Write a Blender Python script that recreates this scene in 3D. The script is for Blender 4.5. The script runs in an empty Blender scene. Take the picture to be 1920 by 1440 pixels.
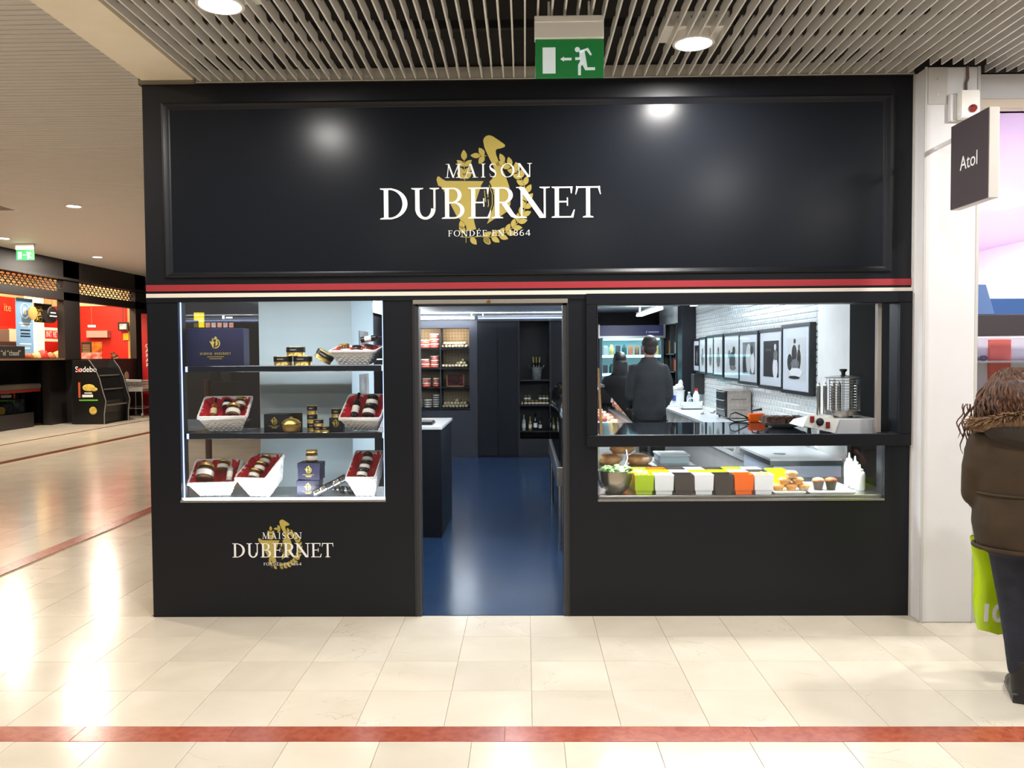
import bpy, bmesh, math, random
from mathutils import Vector, Matrix, Euler
random.seed(7)
sc = bpy.context.scene
COL = sc.collection
PI = math.pi
# ------------------------------------------------------------------ camera
FPX = 1550.0
YAW, PITCH, ROLL = 0.0160988, -0.0345064, -0.00718097
CAM = Vector((0.0, -5.17735, 1.65))
_f = Vector((-math.sin(YAW)*math.cos(PITCH), math.cos(YAW)*math.cos(PITCH), math.sin(PITCH)))
_r = Vector((math.cos(YAW), math.sin(YAW), 0.0)); _u = _r.cross(_f)
_c, _s = math.cos(ROLL), math.sin(ROLL)
CR, CU = _r*_c + _u*_s, _u*_c - _r*_s
cd = bpy.data.cameras.new('camera'); cam = bpy.data.objects.new('camera', cd); COL.objects.link(cam)
cam.matrix_world = Matrix(((CR.x, CU.x, -_f.x, CAM.x), (CR.y, CU.y, -_f.y, CAM.y), (CR.z, CU.z, -_f.z, CAM.z), (0, 0, 0, 1)))
cd.sensor_fit = 'HORIZONTAL'; cd.sensor_width = 36.0; cd.lens = FPX/1920*36.0
cd.clip_start = 0.05; cd.clip_end = 200
sc.camera = cam
# ------------------------------------------------------------------ world, exposure
w = bpy.data.worlds.new('mall_ambient'); sc.world = w; w.use_nodes = True
w.node_tree.nodes['Background'].inputs[0].default_value = (1.0, 0.95, 0.88, 1)
w.node_tree.nodes['Background'].inputs[1].default_value = 0.2
vs = sc.view_settings
vs.view_transform = 'Standard'; vs.look = 'None'; vs.gamma = 1.0; vs.use_curve_mapping = False
vs.exposure = -0.1
def area(name, loc, sx, sy, power, col, rot=(0, 0, 0), shape='RECTANGLE', spread=None, parent=None):
    l = bpy.data.lights.new(name, 'AREA'); l.shape = shape; l.size = sx; l.size_y = sy
    l.energy = power; l.color = col
    if spread: l.spread = spread
    o = bpy.data.objects.new(name, l); COL.objects.link(o); o.location = loc; o.rotation_euler = rot
    if parent: o.parent = parent
    return o
WARM, COOL, NEUT = (1.0, 0.88, 0.74), (0.88, 0.95, 1.0), (1.0, 0.97, 0.93)
# ------------------------------------------------------------------ measuring helpers (real distances)
def ray(px, py): return _f + CR*((px-960)/FPX) - CU*((py-720)/FPX)
def atY(px, py, y):
    d = ray(px, py); return CAM + d*((y-CAM.y)/d.y)
def atZ(px, py, z=0.0):
    d = ray(px, py); return CAM + d*((z-CAM.z)/d.z)
def atX(px, py, x):
    d = ray(px, py); return CAM + d*((x-CAM.x)/d.x)
def mpp(y): return (y-CAM.y)/FPX
# ------------------------------------------------------------------ materials
def lin(c):
    out = []
    for v in c:
        v /= 255.0
        out.append(v/12.92 if v <= 0.04045 else ((v+0.055)/1.055)**2.4)
    return (*out, 1.0)
MATS = {}
def mat(name, col=(128, 128, 128), rough=0.5, metal=0.0, spec=0.5, coat=0.0, emit=0.0, ecol=None, noise=None, bump=None, coatrough=0.1, trans=0.0):
    """procedural principled material; noise=(scale, other colour, stretch), bump=(scale, strength)"""
    if name in MATS: return MATS[name]
    m = bpy.data.materials.new(name); m.use_nodes = True; nt = m.node_tree; b = nt.nodes['Principled BSDF']
    b.inputs['Base Color'].default_value = lin(col); b.inputs['Roughness'].default_value = rough
    b.inputs['Metallic'].default_value = metal; b.inputs['Specular IOR Level'].default_value = spec
    b.inputs['Coat Weight'].default_value = coat; b.inputs['Coat Roughness'].default_value = coatrough
    if trans: b.inputs['Transmission Weight'].default_value = trans
    if emit:
        b.inputs['Emission Color'].default_value = lin(ecol or col); b.inputs['Emission Strength'].default_value = emit
    tc = None
    if noise or bump:
        tc = nt.nodes.new('ShaderNodeTexCoord')
    if noise:
        mp = nt.nodes.new('ShaderNodeMapping'); mp.inputs['Scale'].default_value = noise[2] if len(noise) > 2 else (1, 1, 1)
        n = nt.nodes.new('ShaderNodeTexNoise'); n.inputs['Scale'].default_value = noise[0]; n.inputs['Detail'].default_value = 5
        r = nt.nodes.new('ShaderNodeValToRGB'); r.color_ramp.elements[0].position = 0.35; r.color_ramp.elements[1].position = 0.65
        r.color_ramp.elements[0].color = lin(col); r.color_ramp.elements[1].color = lin(noise[1])
        nt.links.new(tc.outputs['Object'], mp.inputs[0]); nt.links.new(mp.outputs[0], n.inputs[0])
        nt.links.new(n.outputs[0], r.inputs[0]); nt.links.new(r.outputs[0], b.inputs['Base Color'])
    if bump:
        n2 = nt.nodes.new('ShaderNodeTexNoise'); n2.inputs['Scale'].default_value = bump[0]; n2.inputs['Detail'].default_value = 4
        bp = nt.nodes.new('ShaderNodeBump'); bp.inputs['Strength'].default_value = bump[1]; bp.inputs['Distance'].default_value = 0.01
        nt.links.new(tc.outputs['Object'], n2.inputs[0]); nt.links.new(n2.outputs[0], bp.inputs['Height']); nt.links.new(bp.outputs[0], b.inputs['Normal'])
    MATS[name] = m
    return m
def glass_mat(name, tint=(255, 255, 255), ior=1.45, rough=0.0, refl=1.0):
    if name in MATS: return MATS[name]
    m = bpy.data.materials.new(name); m.use_nodes = True; nt = m.node_tree; nt.nodes.clear()
    o = nt.nodes.new('ShaderNodeOutputMaterial'); mx = nt.nodes.new('ShaderNodeMixShader')
    t = nt.nodes.new('ShaderNodeBsdfTransparent'); g = nt.nodes.new('ShaderNodeBsdfGlossy'); fr = nt.nodes.new('ShaderNodeFresnel')
    mu = nt.nodes.new('ShaderNodeMath'); mu.operation = 'MULTIPLY'; mu.inputs[1].default_value = refl
    ge = nt.nodes.new('ShaderNodeNewGeometry'); mi = nt.nodes.new('ShaderNodeMath'); mi.operation = 'MULTIPLY_ADD'
    mi.inputs[1].default_value = 1.0/ior-ior; mi.inputs[2].default_value = ior
    nt.links.new(ge.outputs['Backfacing'], mi.inputs[0]); nt.links.new(mi.outputs[0], fr.inputs[0])
    t.inputs[0].default_value = lin(tint); g.inputs['Roughness'].default_value = rough; fr.inputs[0].default_value = ior
    nt.links.new(fr.outputs[0], mu.inputs[0]); nt.links.new(mu.outputs[0], mx.inputs[0])
    nt.links.new(t.outputs[0], mx.inputs[1]); nt.links.new(g.outputs[0], mx.inputs[2]); nt.links.new(mx.outputs[0], o.inputs[0])
    MATS[name] = m
    return m
def marble_mat(name, c1, c2, vein, rough, scale=2.2, rnd=0.12, vscale=3.0):
    m = bpy.data.materials.new(name); m.use_nodes = True; nt = m.node_tree; b = nt.nodes['Principled BSDF']; L = nt.links.new; N = nt.nodes.new
    b.inputs['Roughness'].default_value = rough; b.inputs['Specular IOR Level'].default_value = 0.32
    tc = N('ShaderNodeTexCoord'); oi = N('ShaderNodeObjectInfo'); geo = N('ShaderNodeNewGeometry')
    mu = N('ShaderNodeMath'); mu.operation = 'MULTIPLY'; mu.inputs[1].default_value = 37.0; L(oi.outputs['Random'], mu.inputs[0])
    ad = N('ShaderNodeVectorMath'); ad.operation = 'ADD'; L(geo.outputs['Position'], ad.inputs[0]); L(mu.outputs[0], ad.inputs[1])
    n = N('ShaderNodeTexNoise'); n.inputs['Scale'].default_value = scale; n.inputs['Detail'].default_value = 8; n.inputs['Distortion'].default_value = 0.6; L(ad.outputs[0], n.inputs[0])
    r = N('ShaderNodeValToRGB'); r.color_ramp.elements[0].position = 0.3; r.color_ramp.elements[1].position = 0.7
    r.color_ramp.elements[0].color = lin(c1); r.color_ramp.elements[1].color = lin(c2); L(n.outputs[0], r.inputs[0])
    v = N('ShaderNodeTexNoise'); v.inputs['Scale'].default_value = vscale; v.inputs['Detail'].default_value = 10; v.inputs['Distortion'].default_value = 1.5; L(ad.outputs[0], v.inputs[0])
    vr = N('ShaderNodeValToRGB'); e = vr.color_ramp.elements
    e[0].position = 0.493; e[0].color = (0, 0, 0, 1); e[1].position = 0.5; e[1].color = (1, 1, 1, 1); x = e.new(0.507); x.color = (0, 0, 0, 1); L(v.outputs[0], vr.inputs[0])
    g = N('ShaderNodeTexNoise'); g.inputs['Scale'].default_value = 1.7; L(ad.outputs[0], g.inputs[0])
    gr = N('ShaderNodeValToRGB'); gr.color_ramp.elements[0].position = 0.52; gr.color_ramp.elements[1].position = 0.7; L(g.outputs[0], gr.inputs[0])
    vm = N('ShaderNodeMath'); vm.operation = 'MULTIPLY'; L(vr.outputs[0], vm.inputs[0]); L(gr.outputs[0], vm.inputs[1])
    mx = N('ShaderNodeMix'); mx.data_type = 'RGBA'; L(vm.outputs[0], mx.inputs[0]); L(r.outputs[0], mx.inputs[6]); mx.inputs[7].default_value = lin(vein)
    hs = N('ShaderNodeHueSaturation'); mr = N('ShaderNodeMapRange'); mr.inputs[3].default_value = 1-rnd; mr.inputs[4].default_value = 1+rnd*0.4
    L(oi.outputs['Random'], mr.inputs[0]); L(mr.outputs[0], hs.inputs['Value']); L(mx.outputs[2], hs.inputs['Color']); L(hs.outputs[0], b.inputs['Base Color'])
    MATS[name] = m
    return m
# ------------------------------------------------------------------ mesh builder
class MB:
    def __init__(s): s.v = []; s.f = []; s.mi = []; s.cur = 0
    def use(s, i): s.cur = i; return s
    def add(s, vs, fs, M=None):
        o = len(s.v)
        for p in vs:
            p = Vector(p)
            if M is not None: p = M @ p
            s.v.append(tuple(p))
        for f in fs: s.f.append(tuple(i+o for i in f)); s.mi.append(s.cur)
        return s
    def box(s, x0, x1, y0, y1, z0, z1, M=None):
        vs = [(x, y, z) for x in (x0, x1) for y in (y0, y1) for z in (z0, z1)]
        return s.add(vs, [(0, 1, 3, 2), (4, 6, 7, 5), (0, 4, 5, 1), (2, 3, 7, 6), (0, 2, 6, 4), (1, 5, 7, 3)], M)
    def cbox(s, cx, cy, cz, sx, sy, sz, M=None): return s.box(cx-sx/2, cx+sx/2, cy-sy/2, cy+sy/2, cz-sz/2, cz+sz/2, M)
    def frustum(s, x0, x1, y0, y1, z0, z1, tx, ty, M=None):
        """box whose top is larger by tx, ty on each side"""
        vs = [(x0, y0, z0), (x1, y0, z0), (x1, y1, z0), (x0, y1, z0), (x0-tx, y0-ty, z1), (x1+tx, y0-ty, z1), (x1+tx, y1+ty, z1), (x0-tx, y1+ty, z1)]
        return s.add(vs, [(3, 2, 1, 0), (4, 5, 6, 7), (0, 1, 5, 4), (1, 2, 6, 5), (2, 3, 7, 6), (3, 0, 4, 7)], M)
    def prism(s, poly, axis, a, b, M=None):
        n = len(poly)
        def P(u, v, t): return (t, u, v) if axis == 'x' else (u, t, v) if axis == 'y' else (u, v, t)
        vs = [P(u, v, a) for u, v in poly] + [P(u, v, b) for u, v in poly]
        fs = [tuple(range(n))[::-1], tuple(range(n, 2*n))] + [(i, (i+1) % n, (i+1) % n+n, i+n) for i in range(n)]
        return s.add(vs, fs, M)
    def lathe(s, prof, n=16, c=(0, 0, 0), M=None, cap=True):
        vs, fs = [], []
        for r, z in prof:
            for k in range(n):
                a = 2*PI*k/n; vs.append((c[0]+r*math.cos(a), c[1]+r*math.sin(a), c[2]+z))
        for i in range(len(prof)-1):
            for k in range(n): k2 = (k+1) % n; fs.append((i*n+k, i*n+k2, (i+1)*n+k2, (i+1)*n+k))
        if cap:
            if prof[0][0] > 1e-5: fs.append(tuple(range(n))[::-1])
            if prof[-1][0] > 1e-5: fs.append(tuple(range((len(prof)-1)*n, len(prof)*n)))
        return s.add(vs, fs, M)
    def cyl(s, p0, p1, r0, r1=None, n=12, M=None):
        return s.tube([p0, p1], [r0, r0 if r1 is None else r1], n, M)
    def tube(s, pts, r, n=8, M=None, closed=False):
        pts = [Vector(p) for p in pts]; N = len(pts)
        rr = r if isinstance(r, (list, tuple)) else [r]*N
        up = None; vs, fs = [], []
        for i, p in enumerate(pts):
            a = pts[(i-1) % N] if (closed or i > 0) else p; b = pts[(i+1) % N] if (closed or i < N-1) else p
            t = (b-a).normalized()
            if up is None: up = Vector((0, 0, 1)) if abs(t.z) < 0.9 else Vector((1, 0, 0))
            x = t.cross(up)
            if x.length < 1e-6: x = t.cross(Vector((0, 1, 0)))
            x.normalize(); y = x.cross(t).normalized(); up = y
            for k in range(n):
                an = 2*PI*k/n; vs.append(p + x*(rr[i]*math.cos(an)) + y*(rr[i]*math.sin(an)))
        for i in range(N if closed else N-1):
            j = (i+1) % N
            for k in range(n): k2 = (k+1) % n; fs.append((i*n+k, i*n+k2, j*n+k2, j*n+k))
        if not closed: fs += [tuple(range(n))[::-1], tuple(range((N-1)*n, N*n))]
        return s.add(vs, fs, M)
    def loft(s, rings, M=None, n=16, cap=True):
        """rings: (cx, cy, cz, rx, ry[, exponent]) horizontal super-ellipses"""
        vs, fs = [], []
        for g in rings:
            cx, cy, cz, rx, ry = g[:5]; ex = g[5] if len(g) > 5 else 1.0
            for k in range(n):
                a = 2*PI*k/n; ca, sa = math.cos(a), math.sin(a)
                vs.append((cx+rx*math.copysign(abs(ca)**ex, ca), cy+ry*math.copysign(abs(sa)**ex, sa), cz))
        for i in range(len(rings)-1):
            for k in range(n): k2 = (k+1) % n; fs.append((i*n+k, i*n+k2, (i+1)*n+k2, (i+1)*n+k))
        if cap: fs += [tuple(range(n))[::-1], tuple(range((len(rings)-1)*n, len(rings)*n))]
        return s.add(vs, fs, M)
    def ell(s, c, r, nu=12, nv=8, M=None):
        prof = [(max(1e-6, math.sin(PI*i/nv)), -math.cos(PI*i/nv)) for i in range(nv+1)]
        vs, fs = [], []
        for q, z in prof:
            for k in range(nu):
                a = 2*PI*k/nu; vs.append((c[0]+r[0]*q*math.cos(a), c[1]+r[1]*q*math.sin(a), c[2]+r[2]*z))
        for i in range(nv):
            for k in range(nu): k2 = (k+1) % nu; fs.append((i*nu+k, i*nu+k2, (i+1)*nu+k2, (i+1)*nu+k))
        return s.add(vs, fs, M)
    def mesh(s, name, mats, smooth=None, bevel=None, weld=False):
        me = bpy.data.meshes.new(name); me.from_pydata(s.v, [], s.f)
        for m in (mats if isinstance(mats, (list, tuple)) else [mats]): me.materials.append(m)
        me.polygons.foreach_set('material_index', s.mi)
        bm = bmesh.new(); bm.from_mesh(me)
        if weld: bmesh.ops.remove_doubles(bm, verts=bm.verts, dist=1e-5)
        if bevel:
            es = [e for e in bm.edges if len(e.link_faces) == 2 and e.calc_face_angle(0) > 0.5]
            bmesh.ops.bevel(bm, geom=es, offset=bevel, segments=2 if bevel > 0.004 else 1, affect='EDGES', clamp_overlap=True)
        bmesh.ops.recalc_face_normals(bm, faces=bm.faces)
        bm.to_mesh(me); bm.free()
        if smooth is not None:
            me.polygons.foreach_set('use_smooth', [True]*len(me.polygons)); me.set_sharp_from_angle(angle=math.radians(smooth))
        me.update()
        return me
    def build(s, name, mats, parent=None, smooth=None, bevel=None, loc=None, weld=False):
        o = bpy.data.objects.new(name, s.mesh(name, mats, smooth, bevel, weld)); COL.objects.link(o)
        if parent is not None: o.parent = parent
        if loc is not None: o.location = loc
        return o
def tag(o, label=None, cat=None, group=None, kind=None):
    if label: o['label'] = label
    if cat: o['category'] = cat
    if group: o['group'] = group
    if kind: o['kind'] = kind
    return o
def thing(name, label, cat, loc=(0, 0, 0), rotz=0.0, group=None, M=None):
    o = bpy.data.objects.new(name, None); COL.objects.link(o); o.empty_display_size = 0.05
    if M is not None: o.matrix_world = M
    else: o.location = loc; o.rotation_euler = (0, 0, rotz)
    return tag(o, label, cat, group)
def dup(root, loc=None, rotz=None, label=None, group=None, M=None):
    r = root.copy(); COL.objects.link(r)
    if M is not None: r.matrix_world = M
    else:
        if loc is not None: r.location = loc
        if rotz is not None: r.rotation_euler = (0, 0, rotz)
    if label: r['label'] = label
    if group: r['group'] = group
    for ch in list(root.children):
        c = ch.copy(); COL.objects.link(c); c.parent = r
        for g in list(ch.children):
            d = g.copy(); COL.objects.link(d); d.parent = c
    return r
def share(src, loc, parent=None, rot=None):
    o = src.copy(); COL.objects.link(o); o.location = loc
    if parent is not None: o.parent = parent
    if rot: o.rotation_euler = rot
    return o
def struct(o): o['kind'] = 'structure'; return o
def T(x, y, z): return Matrix.Translation((x, y, z))
def RX(a): return Matrix.Rotation(a, 4, 'X')
def RY(a): return Matrix.Rotation(a, 4, 'Y')
def RZ(a): return Matrix.Rotation(a, 4, 'Z')
def text(name, body, size, m, parent=None, loc=(0, 0, 0), rot=(PI/2, 0, 0), ext=0.0005, align='CENTER', sx=1.0, shear=0.0, off=0.0):
    cu = bpy.data.curves.new(name, 'FONT'); cu.body = body; cu.size = size; cu.extrude = ext; cu.align_x = align; cu.align_y = 'CENTER'; cu.resolution_u = 3; cu.shear = shear; cu.offset = off
    t = bpy.data.objects.new(name, cu); COL.objects.link(t)
    dg = bpy.context.evaluated_depsgraph_get(); me = bpy.data.meshes.new_from_object(t.evaluated_get(dg)); me.name = name
    bpy.data.objects.remove(t)
    me.materials.clear(); me.materials.append(m)
    o = bpy.data.objects.new(name, me); COL.objects.link(o); o.location = loc; o.rotation_euler = rot; o.scale = (sx, 1, 1)
    if parent is not None: o.parent = parent
    return o
# common materials
NAVY = mat('navy_paint', (19, 21, 27), 0.36, spec=0.28, bump=(180, 0.02))
NAVYIN = mat('navy_laminate', (12, 14, 21), 0.45, spec=0.3)
BLACK = mat('black_plastic', (18, 18, 20), 0.4)
WHITE = mat('white_paint', (232, 232, 228), 0.55, noise=(6, (226, 226, 222)))
WHITEG = mat('white_gloss', (240, 242, 242), 0.2)
STEEL = mat('brushed_steel', (190, 188, 184), 0.3, metal=1.0, noise=(40, (165, 163, 160), (1, 1, 12)))
CHROME = mat('chrome', (215, 214, 210), 0.12, metal=1.0)
GOLD = mat('gold_foil', (184, 165, 80), 0.45)
GOLDM = mat('gold_metal', (214, 184, 104), 0.3, metal=0.8)
LETTER = mat('white_lettering', (245, 245, 245), 0.5)
RED = mat('red_gloss', (196, 30, 34), 0.4)
CLEAR = glass_mat('clear_glass')
JARGLASS = glass_mat('jar_glass', (225, 235, 230), 1.45, 0.03)
SMOKE = glass_mat('smoked_glass', (120, 140, 150), 1.5)
WOOD = mat('pale_wood', (196, 160, 110), 0.5, noise=(14, (176, 138, 90), (1, 1, 8)))
# ================================================================== FLOORS
MARBLE = marble_mat('cream_marble', (220, 210, 193), (207, 196, 177), (184, 166, 140), 0.17, rnd=0.08)
REDM = marble_mat('red_marble', (148, 66, 47), (176, 94, 68), (198, 138, 110), 0.22, scale=26, rnd=0.2, vscale=30)
GROUT = mat('grout', (176, 158, 132), 0.8, noise=(30, (150, 130, 104)))
BROWNM = marble_mat('brown_marble', (92, 44, 28), (112, 58, 38), (140, 84, 60), 0.22, scale=20)
floor = struct(MB().box(-16, 8, -9, 26, -0.06, -0.003).build('floor', GROUT))
TS, RH = 0.3945, 0.392
tile_mesh = MB().box(0.0012, TS-0.0012, 0.0012, RH-0.0012, -0.02, 0.0).mesh('tile', MARBLE, bevel=0.0008)
rows = [0.015-RH*(k+1) for k in range(4)]                 # four courses between the shop and the red band
rows += [-1.6985-RH*(k+1) for k in range(2)]
def put_tile(x, y, z=0.0):
    o = bpy.data.objects.new('tile', tile_mesh); COL.objects.link(o); o.parent = floor; o.location = (x, y, z)
ntile = 0
for y in rows:
    off = 0.021 if y > -1.6 else 0.155
    for k in range(-10, 9):
        x = off + k*TS
        if x > 3.5 or x < -4.05: continue
        put_tile(x, y, random.uniform(-0.0004, 0.0)); ntile += 1
for j in range(17):                                        # the mall corridor beside the shop
    for k in range(4 + 4):
        x = -2.40-TS*(k+1) if k < 4 else -4.166-TS*(k-3)
        y = 0.015+RH*j
        put_tile(x, y); ntile += 1
far = MB()
def far_tile(x0, x1, y0, y1): far.box(x0+0.0012, x1-0.0012, y0+0.0012, y1-0.0012, -0.02, -0.0002)
x0 = -2.40
for k in range(4):
    for j in range(17, 40): far_tile(x0-TS*(k+1), x0-TS*k, 0.015+RH*j, 0.015+RH*(j+1))
for k in range(4, 24):
    for j in range(-4, 55):
        if k < 8 and 0 <= j < 17: continue
        a, b = -4.166-TS*(k-3), -4.166-TS*(k-4)
        if abs((a+b)/2+8.3) < 0.2: continue
        far_tile(a, b, 0.015+RH*j, 0.015+RH*(j+1))
for k in range(0, 12):
    for j in range(-4, 3): far_tile(3.5716+TS*k, 3.5716+TS*(k+1), 0.015+RH*j, 0.015+RH*(j+1))
for k in range(-40, 20):
    for j in range(2, 18): far_tile(0.155+TS*k, 0.155+TS*(k+1), -1.6985-RH*(j+1), -1.6985-RH*j)
tag(far.build('tile_field', MARBLE, floor), kind='stuff')
xs = [-4.166, -3.02, -1.98, -1.30, -0.1, 0.98, 2.1, 3.2, 4.4]
for a, b in zip(xs, xs[1:]):                               # red marble band in front of the shop
    MB().box(a+0.001, b-0.001, -1.697, -1.5535, -0.02, 0.0).build('band_slab', REDM, floor, bevel=0.0008)
for j in range(-2, 10):
    MB().box(-4.165, -4.021, 0.015+1.18*j-0.001, 0.015+1.18*(j+1)-0.003, -0.02, 0.0).build('band_slab', REDM, floor, bevel=0.0008)
for j in range(0, 8):
    MB().box(-8.45, -8.25, 1+2.4*j, 1+2.4*(j+1)-0.003, -0.02, 0.0).build('band_slab', BROWNM, floor)
MB().box(-10.1, -10.02, 1, 19, -0.02, 0.0).build('band_slab', BROWNM, floor)
BLUEF = mat('blue_resin', (34, 58, 90), 0.2, spec=0.5, noise=(5, (27, 47, 76)), bump=(60, 0.03))
struct(MB().box(-2.36, 2.36, 0.015, 8.6, -0.02, 0.003).build('floor_shop', BLUEF))
# ================================================================== SHOP FRONT
XL, XR, HT = -2.378, 2.394, 3.352
fw = MB()
D = 0.12
fw.box(XL, -2.182, 0, D, 0, HT).box(-2.182, -0.89, 0, D, 0, 0.735).box(-0.89, -0.707, 0, D, 0, HT)
fw.box(-2.182, -0.89, 0, D, 2.012, HT).box(-0.707, 0.273, 0, D, 2.003, HT).box(0.273, 0.452, 0, D, 0, HT)
fw.box(0.452, 2.24, 0, D, 0, 0.733).box(2.24, XR, 0, D, 0, 1.15).box(0.452, XR, 0, D, 1.96, HT).box(2.315, XR, 0, D, 1.1, 1.97)
struct(fw.build('wall_front', NAVY))
CREAM = mat('cream_stripe', (232, 222, 208), 0.5); STRED = mat('red_stripe', (158, 38, 47), 0.5)
struct(MB().box(XL, XR, -0.006, 0.001, 2.068, 2.108).build('trim_1', STRED))
struct(MB().box(XL, XR, -0.006, 0.001, 2.028, 2.053).build('trim_2', CREAM))
struct(MB().box(XL, XR, -0.008, 0.001, 1.998, 2.022).build('trim_3', NAVY))
# big sign with a mitred moulding
sign = thing('shop_sign', 'large black framed fascia sign with gold goose emblem above the shop door', 'sign', (0, 0, 2.15))
SIGNP = mat('sign_panel_black', (24, 27, 33), 0.25, spec=0.13, bump=(3.0, 0.004))
MB().box(-2.205, 2.215, -0.004, 0.002, 0.036, 1.045).build('panel', SIGNP, sign)
ox0, ox1, oz0, oz1 = -2.258, 2.268, 0.0, 1.088
ix0, ix1, iz0, iz1 = -2.203, 2.213, 0.038, 1.043
def mould(p, q, r, s2):
    m = MB()
    def P(a, b, t): return (a[0]+(b[0]-a[0])*t, a[1]+(b[1]-a[1])*t)
    prof = [(0, 0.0), (0.05, -0.016), (0.3, -0.022), (0.55, -0.014), (0.8, -0.012), (1.0, -0.003)]
    vs = []
    for t, y in prof:
        for o_, i_ in ((p, s2), (q, r)):
            u, v = P(o_, i_, t); vs.append((u, y, v))
    fs = [(2*i, 2*i+1, 2*i+3, 2*i+2) for i in range(len(prof)-1)]
    return m.add(vs, fs).build('moulding', NAVY, sign, smooth=50)
O = [(ox0, oz0), (ox1, oz0), (ox1, oz1), (ox0, oz1)]; I = [(ix0, iz0), (ix1, iz0), (ix1, iz1), (ix0, iz1)]
for k in range(4): mould(O[k], O[(k+1) % 4], I[(k+1) % 4], I[k])
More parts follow.
